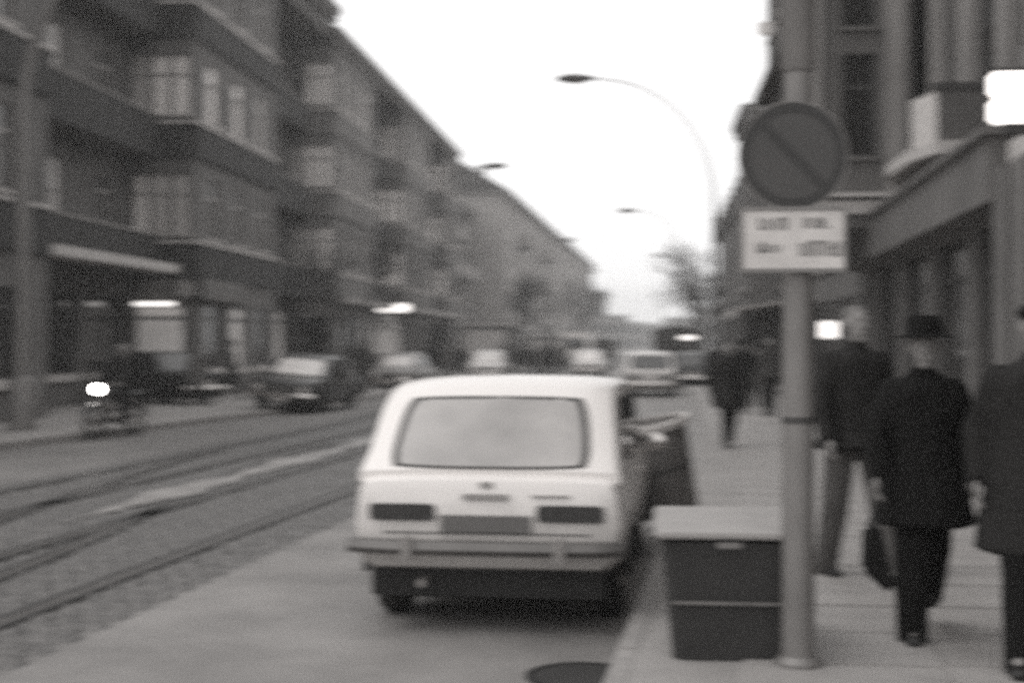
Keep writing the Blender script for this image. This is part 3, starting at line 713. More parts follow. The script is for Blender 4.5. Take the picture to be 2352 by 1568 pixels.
def car(name, label, x, y, rz, pt, L=4.2, Wd=1.6, belt=.88, roof=1.42, ys_=(.12, .7, 2.35, 3.0), clear=.24, glass=car_glass, hatch=True, hoodz=.84, deck=None, group=None, z=0.0, top=.83, wglass=None):
    o = empty(name, (0, 0, 0), label, 'car', group)
    hw = Wd / 2; deck = deck or belt
    P = paint[pt]
    s = MB(); yb, yt, ft, fb = ys_
    st = [(0, hw * .90, clear + .1, deck - .10), (.02, hw * .955, clear + .04, deck - .045), (.10, hw * .985, clear, deck - .005), (.5, hw, clear - .02, deck), (yb + .9, hw, clear - .02, belt), (ft, hw, clear - .02, belt), (fb, hw * .99, clear - .02, belt - .01), (L - .6, hw * .98, clear - .02, hoodz), (L - .12, hw * .95, clear, hoodz - .06), (L - .02, hw * .92, clear + .05, hoodz - .13), (L, hw * .86, clear + .09, hoodz - .18)]
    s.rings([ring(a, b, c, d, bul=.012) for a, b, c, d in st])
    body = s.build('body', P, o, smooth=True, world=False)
    s = MB(); rr = []
    wb, wt = hw * .965, hw * top
    def width(z_): t = (z_ - belt) / (roof - belt); return wb + (wt - wb) * max(0, min(1, t))
    cb = [(yb, belt + .015), (yb + (yt - yb) * .33, belt + (roof - belt) * .36), (yb + (yt - yb) * .7, belt + (roof - belt) * .74), (yt, roof - .055), (yt + .16, roof - .012), ((yt + ft) / 2, roof), (ft - .1, roof - .02), (ft + .05, roof - .07), (ft + (fb - ft) * .5, belt + (roof - belt) * .5), (fb, belt + .01)]
    for a, zt_ in cb: rr.append(cabring(a, wb, max(width(zt_), wt), belt, zt_))
    s.rings(rr); cab = s.build('cabin', P, o, smooth=True, world=False)
    bm = bmesh.new(); bm.from_mesh(cab.data); bv = BVHTree.FromBMesh(bm); bm.free()
    bm = bmesh.new(); bm.from_mesh(body.data); bb = BVHTree.FromBMesh(bm); bm.free()
    def glasspanel(nm, pts, ax, gl=glass):
        c = sum((Vector(p) for p in pts), Vector((0, 0))) / 4
        big = [tuple(c + (Vector(p) - c) + (Vector(p) - c).normalized() * .045) for p in pts]
        w_ = project(bv, big, ax, .004, nm, rubber, o)
        project(bv, pts, ax, .012, 'pane', gl, w_)
    zlo, zhi = belt + .045, roof - .115
    if hatch:
        yw = hw * (.71 if hatch == 2 else .75)
        glasspanel('rear_window', [(-yw, zlo), (yw, zlo), (yw * .90, zhi + .005), (-yw * .90, zhi + .005)], 'y+', fog_glass if hatch == 2 else glass)
    else: glasspanel('rear_window', [(-hw * .74, zlo), (hw * .74, zlo), (hw * .66, zhi), (-hw * .66, zhi)], 'y+')
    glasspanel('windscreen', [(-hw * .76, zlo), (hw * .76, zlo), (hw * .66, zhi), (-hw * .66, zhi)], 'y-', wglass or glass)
    mid = (yt + ft) / 2 + .15
    for ax in ('x+', 'x-'):
        glasspanel('side_window', [(mid + .06, zlo), (fb - .32, zlo), (ft - .02, zhi - .02), (mid + .06, zhi - .02)], ax)
        glasspanel('side_window', [(yb + .55, zlo), (mid - .06, zlo), (mid - .06, zhi - .02), (yt + .18, zhi - .02)], ax)
    # wheels
    for wy in (.72, L - .85):
        for sx in (-1, 1):
            w_ = MB().lathe([(.17, -.07), (.29, -.085), (.31, -.05), (.31, .05), (.29, .085), (.17, .07)], (0, 0, 0), 'x', 24).build('wheel', rubber, o, smooth=True, world=False)
            w_.location = (sx * (hw - .13), wy, .31)
            MB().lathe([(.0, -.0), (.17, .0), (.175, .02), (.10, .045), (.02, .05)], (.05 if sx > 0 else -.05, 0, 0), 'x', 18).build('hubcap', chrome_d, w_, smooth=True, world=False)
            if sx < 0: w_.children[0].rotation_euler.z = math.pi; w_.children[0].location = (0, 0, 0)
            a_ = MB(); rgn = [(wy + .37 * math.cos(q), .31 + .37 * math.sin(q)) for q in np.linspace(0, math.pi, 13)]
            xx = sx * (hw + .016)
            a_.add([(xx, p, q) for p, q in rgn] + [(xx - sx * .05, p, q) for p, q in rgn] + [(xx, wy, .31)] , [(i, i + 1, 14 + i, 13 + i) for i in range(12)] + [(i, i + 1, 26) for i in range(12)])
            a_.build('wheel_arch', under_m, o, world=False)
    MB().box(-hw * .8, hw * .8, .12, L - .15, .2, clear + .03).build('floor_pan', under_m, o, world=False)
    # rear: bumper, lamps, plate
    bz = clear + (.16 if hatch == 2 else .2)
    def bumper(yc, sg):
        s = MB(); out = []
        xs = np.linspace(-hw * 1.02, hw * 1.02, 15)
        for X in xs:
            t = abs(X) / (hw * 1.02); yy = yc - sg * (.10 - .09 * t ** 4) ; w_ = .03 if t < .97 else .015
            out.append([(X, yy - sg * w_, bz - .035), (X, yy - sg * (w_ + .022), bz), (X, yy - sg * w_, bz + .045), (X, yy + sg * .01, bz + .05), (X, yy + sg * .01, bz - .04)])
        s.rings(out); return s.build('bumper', mat('chrome_painted_dark_road', .12, .45, .6, var=.2) if hatch == 2 else chrome, o, smooth=True, world=False)  # hatchback bumper colour darkened to paint in the road it reflects
    b_ = bumper(0.0, 1); 
    for sx in (-1, 1): MB().box(sx * hw * .55 - .03, sx * hw * .55 + .03, -.17, -.10, bz - .07, bz + .075).build('overrider', chrome_d, b_, world=False, bevel=.01)
    b_ = bumper(L + .0, -1)
    lz = deck - .22
    for sx in (-1, 1):
        a0, a1 = sx * hw * .37, sx * hw * .86
        lp = project(bb, [(min(a0, a1), lz - .05), (max(a0, a1), lz - .05), (max(a0, a1), lz + .05), (min(a0, a1), lz + .05)], 'y+', .02, 'tail_lamp', lens_red, o, rnd=.05)
        hl = MB().lathe([(.01, .02), (.07, .017), (.085, 0), (.095, -.03)], (sx * hw * .68, L + .0, hoodz - .26), 'y', 20).build('headlight', lens_clear, o, smooth=True, world=False)
        MB().box(sx * (hw + .005) - .012, sx * (hw + .005) + .012, mid + .2, mid + .36, belt - .12, belt - .095).build('door_handle', chrome, o, world=False)
    MB().box(-.27, .27, -.03, -.012, bz + .09, bz + .19).build('number_plate', mat('plate_dark', .10, .5) if hatch == 2 else signwhite, o, world=False)
    MB().box(-.24, .24, L + .03, L + .045, bz - .16, bz - .05).build('number_plate', signwhite, o, world=False)
    gr = MB().box(-hw * .52, hw * .52, L - .02, L + .012, hoodz - .33, hoodz - .2).build('grille', under_m, o, world=False)
    for k in range(4): MB().box(-hw * .5, hw * .5, L + .013, L + .02, hoodz - .32 + k * .032, hoodz - .308 + k * .032).build('grille_bar', chrome_d, gr, world=False)
    for k in (-1, 1): MB().tube([(k * .25, fb - .02, belt + .03), (k * .25 - .28, fb - .11, belt + .12)], .006, 5).build('wiper', rubber, o, world=False)
    MB().tube([(-hw * .45, -.12, clear - .04), (-hw * .45, .5, clear - .02)], .025, 10).build('exhaust_pipe', chrome_d, o, smooth=True, world=False)
    MB().box(-.006, .006, 0, 1, 0, 1)
    o.location = (x, y, z); o.rotation_euler.z = rz
    return o
# hero: white hatchback parked in front
cx_, cy_ = gnd(1126, 1427, 0)
hero = car('parked_car', 'white five-door hatchback parked in front, seen from behind with a misted rear window', wx(1116, 8.35), 8.35, -R(2.4), 'white', L=4.23, Wd=1.63, belt=.945, roof=1.49, ys_=(.08, .60, 2.45, 3.1), clear=.36, hatch=2, hoodz=.90, top=.89)
def hp(mb, name, m, **k): return mb.build(name, m, hero, world=False, **k)
hp(MB().box(-.14, .14, -.02, -.002, .80, .835), 'tailgate_handle', chrome_d, bevel=.006)
hp(MB().box(-.035, .035, -.012, .02, .875, .905), 'emblem', chrome_d)
hp(MB().box(.27, .5, -.012, -.002, .82, .833), 'badge', chrome_d)
mr = hp(MB().lathe([(.0, -.02), (.06, -.015), (.07, .01), (.05, .04), (.01, .05)], (.92, 2.55, .98), 'y', 16), 'mirror', chrome, smooth=True)
hp(MB().tube([(.80, 2.55, .90), (.92, 2.55, .96)], .012, 6), 'mirror_arm', chrome)
for k in (-1, 1): hp(MB().box(k * .36 - .14, k * .36 + .14, .1, .3, .24, .33), 'silencer' if k < 0 else 'tow_bracket', under_m)
hp(MB().box(-.70, .70, .05, .12, .22, .42), 'rear_valance', under_m)
for k in (-1, 1):
    for y_ in (1.02, 1.95, 2.86): hp(MB().box(k * .8275 - .001, k * .8275 + .001, y_ - .005, y_ + .005, .42, .93), 'door_seam', rubber)
hp(MB().box(-.62, .62, -.004, .012, .598, .606), 'tailgate_seam', rubber)
# head rests / seats are hidden behind the misted glass
def roadcar(nm, lab, x, yb_, rz, pt, **k):
    X, Y = gnd(x, yb_, k.get('z', 0)); return car(nm, lab, X, Y, rz, pt, **k)
sed = dict(wglass=mat('glass_painted_sky', .68, .2, var=.2, spec=.7), hatch=False, ys_=(.85, 1.25, 2.45, 3.05), belt=.86, roof=1.40, hoodz=.84, deck=.84)  # windscreen base colour lightened to paint in the reflected sky
# oncoming / parked cars: heading towards the camera => origin (rear) is far end, rotate 180
def facing(nm, lab, x, yb_, yaw, pt, z=0, L=4.2, **k):
    X, Y = gnd(x, yb_, z); a_ = math.pi + yaw
    # front at (X,Y): local (0,L) -> world
    ox = X - (-math.sin(a_) * L); oy = Y - (math.cos(a_) * L)
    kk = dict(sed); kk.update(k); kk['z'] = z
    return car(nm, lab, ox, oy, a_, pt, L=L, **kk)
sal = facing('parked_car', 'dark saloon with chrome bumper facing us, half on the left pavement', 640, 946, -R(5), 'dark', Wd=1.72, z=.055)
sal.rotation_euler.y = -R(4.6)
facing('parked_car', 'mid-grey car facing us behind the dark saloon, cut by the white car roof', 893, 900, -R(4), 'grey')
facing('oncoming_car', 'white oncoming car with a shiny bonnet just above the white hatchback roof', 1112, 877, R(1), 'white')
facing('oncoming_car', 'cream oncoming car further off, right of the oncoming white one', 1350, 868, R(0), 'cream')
roadcar('driving_car', 'pale estate-like car ahead in the right lane, seen from behind beside the kerb', 1492, 912, -R(2), 'cream', L=4.3, Wd=1.68, belt=.88, roof=1.46)
roadcar('parked_car', 'dark small car at the right kerb, mostly behind the walkers', 1590, 893, -R(3), 'black', L=3.6, Wd=1.5, belt=.85, roof=1.4)
X, Y = gnd(395, 938, PAV)
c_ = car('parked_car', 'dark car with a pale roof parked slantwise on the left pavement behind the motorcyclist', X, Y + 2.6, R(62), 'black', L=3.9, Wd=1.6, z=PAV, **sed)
# truck with pitched canvas on the right
def truck(x0_, x1_, ytop, Y, lab, m, name='canvas_truck', z=0):
    a_, b_ = wx(x0_, Y), wx(x1_, Y); zt_ = wz((x0_ + x1_) / 2, ytop, Y); w_ = b_ - a_; c = (a_ + b_) / 2
    o = empty(name, (c, Y, z), lab, 'truck')
    s = MB(); s.add([(a_, Y, .95), (b_, Y, .95), (b_, Y, zt_ - .25), (c, Y, zt_), (a_, Y, zt_ - .25)] + [(a_, Y + 4.2, .95), (b_, Y + 4.2, .95), (b_, Y + 4.2, zt_ - .25), (c, Y + 4.2, zt_), (a_, Y + 4.2, zt_ - .25)],
                    [(0, 1, 2, 3, 4), (5, 6, 7, 8, 9), (0, 1, 6, 5), (1, 2, 7, 6), (2, 3, 8, 7), (3, 4, 9, 8), (4, 0, 5, 9)])
    s.build('canvas_cover', m, o)
    MB().box(a_ + .02, b_ - .02, Y - .03, Y + 4.2, .7, .94).build('tailboard', canvas_m, o)
    MB().box(a_ + .1, b_ - .1, Y + 4.35, Y + 5.8, .7, zt_ - .3).build('cab', paint['grey'], o, bevel=.12)
    for wy in (1.0, 5.0):
        for sx in (-1, 1):
            MB().lathe([(.2, -.12), (.42, -.12), (.45, 0), (.42, .12), (.2, .12)], (c + sx * (w_ / 2 - .25), Y + wy, .45), 'x', 18).build('wheel', rubber, o, smooth=True)
    for sx in (-1, 1): MB().box(c + sx * w_ * .4 - .08, c + sx * w_ * .4 + .08, Y - .05, Y - .035, .74, .84).build('tail_lamp', lens_red, o)
truck(1500, 1604, 747, 72, 'dark truck with a pitched canvas cover at the right kerb, below the bare tree', canvas_m)
truck(1360, 1414, 776, 96, 'smaller canvas truck in the middle of the street, left of the other truck', canvas_m)
# bus far left lane
def bus(x0_, x1_, ytop, Y):
    a_, b_ = wx(x0_, Y), wx(x1_, Y); zt_ = wz(x0_, ytop, Y); o = empty('bus', ((a_ + b_) / 2, Y, 0), 'pale bus front beside the smaller canvas truck, over the cream oncoming car', 'bus')
    MB().box(a_, b_, Y, Y + 9, .35, zt_).build('body', paint['cream'], o, bevel=.12)
    MB().box(a_ + .15, b_ - .15, Y - .03, Y - .004, 1.35, zt_ - .45).build('windscreen', car_glass, o)
    for sx in (-1, 1):
        MB().lathe([(.2, -.14), (.43, -.14), (.45, 0), (.43, .14), (.2, .14)], ((a_ + b_) / 2 + sx * (b_ - a_) * .4, Y + 1.8, .45), 'x', 18).build('wheel', rubber, o, smooth=True)
        MB().lathe([(.02, -.03), (.11, -.02), (.12, 0)], ((a_ + b_) / 2 + sx * (b_ - a_) * .34, Y - .003, .8), 'y', 16).build('headlight', lens_clear, o, smooth=True)
bus(1290, 1352, 764, 112)

# ------------------------------------------------------------------ sign pole, sign, bins
PX, PY = gnd(1833, 1530, PAV)
sp = empty('sign_pole', (PX, PY, PAV), 'thick grey steel pole in front, carrying the round sign, with a thicker sleeve above', 'pole')
ppm = F / dep(1833, PY)
zs_ = wz(1833, 168, PY)
MB().tube([(PX, PY, PAV - .02), (PX, PY, 1.4), (PX, PY, zs_ + .1)], [.083, .078, .07], 24).build('pole', metal_p, sp, smooth=True)
MB().lathe([(.115, 0), (.115, .03), (.09, .06)], (PX, PY, PAV), n=24).build('foot_collar', metal_p, sp, smooth=True)
MB().tube([(PX, PY, zs_), (PX, PY, zs_ + .02), (PX, PY, zs_ + 2.6)], [.075, .088, .085], 24).build('sleeve', metal_p, sp, smooth=True)
MB().tube([(PX, PY, 1.33), (PX, PY, 1.36)], .084, 24).build('clamp_band', frame_d, sp, smooth=True)
sx_, sz_ = wx(1822, PY - .12), wz(1822, 357, PY - .12); SR = 122 / ppm
ns = empty('round_sign', (sx_, PY - .12, sz_), 'dark round no-stopping disc with a diagonal bar on the thick pole', 'sign')
Yd = PY - .12
def disc(r0, r1, y0, y1, n=56):
    s = MB(); out = []
    for (r, y) in ((r0, y0), (r1, y0), (r1, y1), (r0, y1)): out.append([(sx_ + r * math.cos(q), y, sz_ + r * math.sin(q)) for q in [2 * math.pi * i / n for i in range(n)]])
    out.append(out[0]); return s.rings(out, False)
s = MB(); s.lathe([(SR, 0), (SR, .004)], (sx_, Yd, sz_), 'y', 56); s.build('disc', signblue, ns, smooth=True)
disc(SR * .80, SR * .995, Yd - .003, Yd - .001).build('ring', signred, ns, smooth=True)
s = MB(); c45 = .7071; L_ = SR * .82; h_ = SR * .085
P4 = [(-L_, h_), (L_, h_), (L_, -h_), (-L_, -h_)]
rp_ = lambda a, b: (sx_ + a * math.cos(-R(46)) - b * math.sin(-R(46)), sz_ + a * math.sin(-R(46)) + b * math.cos(-R(46)))
pp = [rp_(*p) for p in P4]; s.add([(p[0], Yd - .0025, p[1]) for p in pp] + [(p[0], Yd - .0008, p[1]) for p in pp], [(0, 1, 2, 3), (4, 5, 6, 7), (0, 1, 5, 4), (1, 2, 6, 5), (2, 3, 7, 6), (3, 0, 4, 7)]); s.build('diagonal_bar', signred, ns)
disc(SR * .985, SR * 1.012, Yd - .004, Yd + .008).build('rim', metal_p, ns, smooth=True)
a_, b_, c_, e_ = wx(1703, Yd), wx(1942, Yd), wz(1822, 622, Yd), wz(1822, 478, Yd)
pt_ = empty('supplementary_plate', ((a_ + b_) / 2, Yd, c_), 'white oblong plate with faded writing in two rows, below the round sign', 'sign')
MB().box(a_, b_, Yd, Yd + .006, c_, e_).build('plate', signwhite, pt_, bevel=.002)
fr_ = MB(); t = .012
fr_.box(a_ - .006, b_ + .006, Yd - .006, Yd + .012, c_ - .008, c_ + t); fr_.box(a_ - .006, b_ + .006, Yd - .006, Yd + .012, e_ - t, e_ + .008)
fr_.box(a_ - .006, a_ + t * .7, Yd - .0055, Yd + .011, c_ + t, e_ - t); fr_.box(b_ - t * .7, b_ + .006, Yd - .0055, Yd + .011, c_ + t, e_ - t); fr_.build('rim', metal_p, pt_)
rng = random.Random(9)
for (x0_, x1_, y0_, y1_) in ((1742, 1808, 500, 528), (1846, 1900, 500, 524), (1738, 1792, 556, 580), (1836, 1936, 552, 588)):
    s = MB(); x = x0_
    while x < x1_:
        w_ = rng.uniform(4, 8); xa_, xb_ = wx(x, Yd), wx(min(x + w_, x1_), Yd); z0_, z1_ = wz(x, y1_, Yd), wz(x, y0_, Yd)
        s.box(xa_, xb_, Yd - .0022, Yd - .0006, z0_, z1_ - rng.choice((0, 0, .012)))
        if rng.random() < .6:
            zz = z0_ + (z1_ - z0_) * rng.choice((0.02, .45, .85)); s.box(xb_ + .0001, wx(x + w_ + 6, Yd), Yd - .0022, Yd - .0006, zz, zz + .008)
        x += w_ + rng.uniform(5, 8)
    s.build('faded_lettering', signink, pt_)
# brackets
for z in (sz_ + .05, (c_ + e_) / 2): MB().box(PX - .1, PX + .1, PY - .111, PY - .07, z - .015, z + .015).build('clamp_band', metal_p, sp)
# grit box
gx0, gy0 = gnd(1545, 1515, PAV)
gx1 = wx(1800, gy0)
gb = empty('grit_box', (gx0, gy0, PAV), 'squat dark grit box with a pale lid standing beside the pole', 'grit bin')
zt_ = wz(1650, 1228, gy0 - .06)
gx0t = wx(1520, gy0 - .06); gw = .60
s = MB(); out = []
for t, zz in ((0, PAV), (.08, PAV + .05), (1, zt_ - .04)):
    e0 = gx0 + (gx0t - gx0) * t; yy0 = gy0 - .05 * t; xx1 = gx0 + gw + .03 * t; ya1 = gy0 + .72 + .04 * t
    r_ = .05
    out.append([(e0 + r_, yy0, zz), (xx1 - r_, yy0, zz), (xx1, yy0 + r_, zz), (xx1, ya1 - r_, zz), (xx1 - r_, ya1, zz), (e0 + r_, ya1, zz), (e0, ya1 - r_, zz), (e0, yy0 + r_, zz)])
s.rings(out); s.build('body', bin_m, gb)
MB().box(gx0t - .035, gx0 + gw + .06, gy0 - .10, gy0 + .80, zt_ - .02, zt_ + .012, fn=lambda x, y, z: (x, y, z + .04 * (y - gy0 + .1))).build('lid', lid_m, gb, bevel=.015)
zb_ = wz(1650, 1385, gy0 - .05)
MB().box(gx0t + .05, gx0 + gw - .03, gy0 - .052, gy0 - .03, zb_ - .008, zb_ + .008).build('seam', zinc_m, gb)
MB().box(gx0 + .22, gx0 + .34, gy0 - .115, gy0 - .102, zt_ - .06, zt_ - .03).build('hasp', zinc_m, gb)
# leaning cylindrical litter bin
lx, ly = gnd(1538, 1187, PAV); 
lb = empty('litter_bin', (lx, ly, PAV), 'tilted round metal litter bin with bright rim between white car and grit box', 'litter bin')
hb = (1187 - 985) / F * dep(1535, ly)
MB().lathe([(.02, .0), (.20, .0), (.225, .03), (.24, hb * .5), (.27, hb), (.25, hb), (.215, hb * .4), (.02, hb * .3)], (0, 0, 0), 'z', 32).build('body', zinc_m, lb, smooth=True, world=False)
MB().lathe([(.262, hb - .045), (.295, hb - .045), (.30, hb + .012), (.262, hb + .018), (.262, hb - .045)], (0, 0, 0), 'z', 32).build('rim', stone_l, lb, smooth=True, world=False)
MB().lathe([(.241, hb * .5), (.252, hb * .5), (.253, hb * .53), (.243, hb * .53)], (0, 0, 0), 'z', 32).build('band', frame_d, lb, smooth=True, world=False)
lb.scale = (1.25, 1.25, 1.03); lb.rotation_euler = (R(5), -R(13), 0); lb.location.z = PAV + .05

# ------------------------------------------------------------------ people
def sphere_pts(c, r, n=1):
    out = []
    for i in range(1, 6):
        ph = math.pi * i / 6
        for k in range(10): q = 2 * math.pi * k / 10; out.append((c[0] + r[0] * math.sin(ph) * math.cos(q), c[1] + r[1] * math.sin(ph) * math.sin(q), c[2] + r[2] * math.cos(ph)))
    out += [(c[0], c[1], c[2] + r[2]), (c[0], c[1], c[2] - r[2])]
    return out
def r3(r): return r if isinstance(r, tuple) else (r, r, r)
def blob(name, m, parent, segs, voxel, smooth=3, wrinkle=0):
    """union of tapered capsules, remeshed into one continuous skin"""
    bm = bmesh.new()
    for (a_, ra, b_, rb) in segs:
        t = bmesh.new()
        for p in sphere_pts(a_, r3(ra)) + (sphere_pts(b_, r3(rb)) if b_ is not None else []): t.verts.new(p)
        res = bmesh.ops.convex_hull(t, input=t.verts)
        bmesh.ops.delete(t, geom=[g_ for g_ in res['geom_interior'] if isinstance(g_, bmesh.types.BMVert)], context='VERTS')
        me_ = bpy.data.meshes.new('t'); t.to_mesh(me_); t.free(); bm.from_mesh(me_); bpy.data.meshes.remove(me_)
    me = bpy.data.meshes.new(name); bm.to_mesh(me); bm.free()
    o = bpy.data.objects.new(name, me); COL.objects.link(o)
    md = o.modifiers.new('r', 'REMESH'); md.mode = 'VOXEL'; md.voxel_size = voxel
    if wrinkle:
        tx = bpy.data.textures.new('folds', 'CLOUDS'); tx.noise_scale = .13; d = o.modifiers.new('d', 'DISPLACE'); d.texture = tx; d.strength = wrinkle; d.mid_level = .5
    sm2 = o.modifiers.new('s', 'SMOOTH'); sm2.iterations = smooth; sm2.factor = .5
    dg_ = bpy.context.evaluated_depsgraph_get(); nm = bpy.data.meshes.new_from_object(o.evaluated_get(dg_)); nm.name = name
    bpy.data.objects.remove(o); bpy.data.meshes.remove(me)
    nm.materials.clear(); nm.materials.append(m); nm.polygons.foreach_set('use_smooth', [True] * len(nm.polygons))
    ob = bpy.data.objects.new(name, nm); COL.objects.link(ob); ob.parent = parent; return ob
def V(*a_): return Vector(a_)
def person(label, loc, rz, H=1.75, legs=((.35, .1), (-.3, .35)), arms=((-.25, .2), (.25, .3)), coat='black', trousers='charcoal', hem=.55, hat=None, hair=hair_d, near=True, sit=False, group=None, spread=.0, gap=.095, bulk=1.0, width=1.0, name='person', lean=0.):
    o = empty(name, (0, 0, 0), label, 'person', group)
    k = H / 1.75; vx = .011 if near else .03
    hipz = .92
    def leg(side, a1, kb):
        hp_ = V(side * gap, 0, hipz); kn = hp_ + V(side * spread * .3, -math.sin(a1) * .44, -math.cos(a1) * .44)
        a2 = a1 - kb; an_ = kn + V(0, -math.sin(a2) * .42, -math.cos(a2) * .42); return hp_, kn, an_
    Lg = [leg(-1, *legs[0]), leg(1, *legs[1])]
    low = min(l[2].z for l in Lg) - .075
    dz = -low if not sit else 0
    def sh(v): return (v + V(0, 0, dz))
    Lg = [[sh(p) for p in l] for l in Lg]
    LN = lambda z: V(0, -math.tan(lean) * max(0, z - hipz), 0)
    T = lambda x, y, z: sh(V(x, y, z) + LN(z))
    shz = 1.42
    Ar = []
    for side, (a1, eb) in zip((-1, 1), arms):
        s_ = T(side * .19 * width, .01, shz); el = s_ + V(side * .06, -math.sin(a1) * .28, -math.cos(a1) * .28); a2 = a1 + eb
        wr = el + V(-side * .0, -math.sin(a2) * .25, -math.cos(a2) * .25); Ar.append((s_, el, wr, a2, side))
    hc = T(0, -.02, 1.615)
    body = [(hc + V(0, .012, .03), (.074, .092, .082), hc + V(0, -.015, -.055), (.056, .064, .055)),
            (hc + V(0, -.03, -.085), (.03, .03, .022), hc + V(0, -.075, -.10), (.02, .012, .014)),
            (hc + V(0, -.088, .005), (.009, .008, .012), hc + V(0, -.106, -.03), (.014, .011, .010)),
            (T(0, .015, 1.45), .058, hc + V(0, .01, -.06), .052),
            (T(-.11, .01, 1.36), (.06, .07, .05), T(.11, .01, 1.36), (.06, .07, .05)),
            (T(0, 0, 1.30), (.15, .10, .12), T(0, 0, 1.0), (.14, .10, .10))]
    for side in (-1, 1):
        body.append((hc + V(side * .078, .012, .01), (.010, .018, .028), hc + V(side * .082, .018, -.015), (.008, .012, .02)))
        body.append((hc + V(side * .032, -.080, .035), (.016, .010, .007), None, 0))
        body.append((hc + V(side * .022, -.086, -.062), (.014, .008, .006), None, 0))
    for (h_, kn, an_) in Lg: body += [(h_, .085, kn, .055), (kn, .055, an_, .038), (an_, .038, an_ + V(0, -.11, -.05), .025)]
    for (s_, el, wr, a2, side) in Ar:
        body += [(s_ + V(-side * .045, 0, -.07), .035, el, .034), (el, .04, wr, .026)]
        d = V(0, -math.sin(a2), -math.cos(a2)); f_ = V(0, -math.cos(a2), math.sin(a2)); n_ = V(side, 0, 0)
        palm = wr + d * .05
        body.append((wr + d * .015, (.018, .03, .025), palm + d * .03, (.016, .038, .028)))
        for q, (off, ln) in enumerate(((.030, .068), (.010, .078), (-.011, .072), (-.031, .056))):
            b0 = palm + d * .035 + f_ * off; b1 = b0 + d * ln * .55 - n_ * .008; b2 = b1 + (d * .7 - n_ * .7).normalized() * ln * .5
            if near: body += [(b0, .0105, b1, .010), (b1, .010, b2, .0085)]
        t0 = wr + d * .03 + f_ * .026; t1 = t0 + (d + f_ * .9).normalized() * .045; t2 = t1 + d * .03
        if near: body += [(t0, .013, t1, .0115), (t1, .0115, t2, .009)]
    blob('body', skin_m, o, body, vx if near else .02, 2)
    # trousers
    tr = [(T(-.04, .01, .96), (.12, .10, .07), T(.04, .01, .96), (.12, .10, .07))]
    for (h_, kn, an_) in Lg: tr += [(h_, (.102, .105, .1), kn, .078 * bulk), (kn, .078 * bulk, an_ + V(0, .01, -.045), .066 * bulk)]
    blob('trousers', cloth[trousers], o, tr, vx * 1.3, 3, .012)
    for (h_, kn, an_) in Lg:
        hz = an_.z - .03
        blob('shoe', leather, o, [(V(an_.x, an_.y + .035, hz - .01), (.04, .045, .04), V(an_.x, an_.y - .12, hz - .012), (.047, .06, .033)), (an_ + V(0, .01, 0), (.045, .05, .04), an_ + V(0, -.03, -.03), (.04, .05, .03))], .012, 2)
    # coat
    w = width
    ct = [(T(-.12 * w, .012, 1.375), (.085, .095, .07), T(.12 * w, .012, 1.375), (.085, .095, .07)), (T(-.05, .015, 1.43), (.07, .07, .05), T(.05, .015, 1.43), (.07, .07, .05)),
          (T(0, .0, 1.36), (.215 * w, .135, .10), T(0, .0, 1.10), (.19 * w, .135, .12)),
          (T(0, 0, 1.10), (.19 * w, .135, .10), T(0, -.0, .93), (.20 * w, .15, .08)),
          (T(0, .02, 1.50), (.068, .072, .03), T(0, .015, 1.40), (.12, .10, .04))]
    if hem < .85: ct.append((T(0, 0, .95), (.20 * w, .145, .06), T(0, 0, hem + .05), (.262 * w, .21, .035)))
    for (s_, el, wr, a2, side) in Ar: ct += [(s_ + V(-side * .035 * w, 0, -.045), (.074, .08, .075), el, .062), (el, .064, wr - V(0, -math.sin(a2), -math.cos(a2)) * .01, .052)]
    blob('coat', cloth[coat], o, ct, vx * 1.3, 4, .02)
    if hat == 'brim':
        MB().lathe([(.03, -.0), (.165, .0), (.17, .008), (.105, .018), (.100, .05), (.095, .10), (.075, .125), (.03, .115), (.01, .112)], tuple(hc + V(0, .01, .055)), 'z', 28, 1.0, 1.15).build('hat', cloth['black'], o, smooth=True, world=False)
    elif hat == 'cap':
        blob('cap', cloth['black'], o, [(hc + V(0, .0, .075), (.10, .12, .045), hc + V(0, .02, .10), (.085, .10, .03)), (hc + V(0, -.10, .055), (.07, .06, .012), None, 0)], .012, 3)
    elif hat == 'helmet':
        blob('helmet', cloth['light'], o, [(hc + V(0, .02, .05), (.115, .135, .10), hc + V(0, .03, -.0), (.112, .12, .09))], .015, 4)
    else:
        blob('hair', hair, o, [(hc + V(0, .028, .055), (.082, .092, .068), hc + V(0, .045, -.01), (.078, .068, .06))], .012, 3, .01)
    o.scale = (k, k, k); o.rotation_euler.z = rz; o.location = loc
    return o
# nearest three (facing the camera)
def gp(x, y): X, Y = gnd(x, y, PAV); return (X, Y, PAV)
X, Y, _ = gp(2130, 1482)
person('man in long black coat and brimmed hat walking, middle of the three on the right', (X, Y + .1, PAV), R(-6), 1.70, legs=((.10, .05), (-.30, .55)), arms=((.25, .15), (-.20, .15)), coat='black', trousers='black', hem=.60, hat='brim', width=1.08, gap=.065, bulk=1.3)
X, Y, _ = gp(1945, 1330)
person('tall fair-haired man in dark hip-length jacket, between the pole and the hatted man', (X + .06, Y, PAV), R(20), 1.90, bulk=1.15, legs=((-.20, .12), (.36, .06)), arms=((.2, .2), (-.2, .2)), coat='charcoal', trousers='grey', hem=.80, hair=hair_g, width=1.12)
X, Y, _ = gp(2374, 1530)
person('person in a grey coat and black flat cap cut off by the right edge', (X + .02, Y, PAV), R(-12), 1.83, legs=((.3, .1), (-.3, .4)), arms=((-.2, .5), (.2, .2)), coat='charcoal', trousers='black', hem=.52, hat='cap', width=1.15)
bx0, by0 = wx(2012, 6.7), 6.7
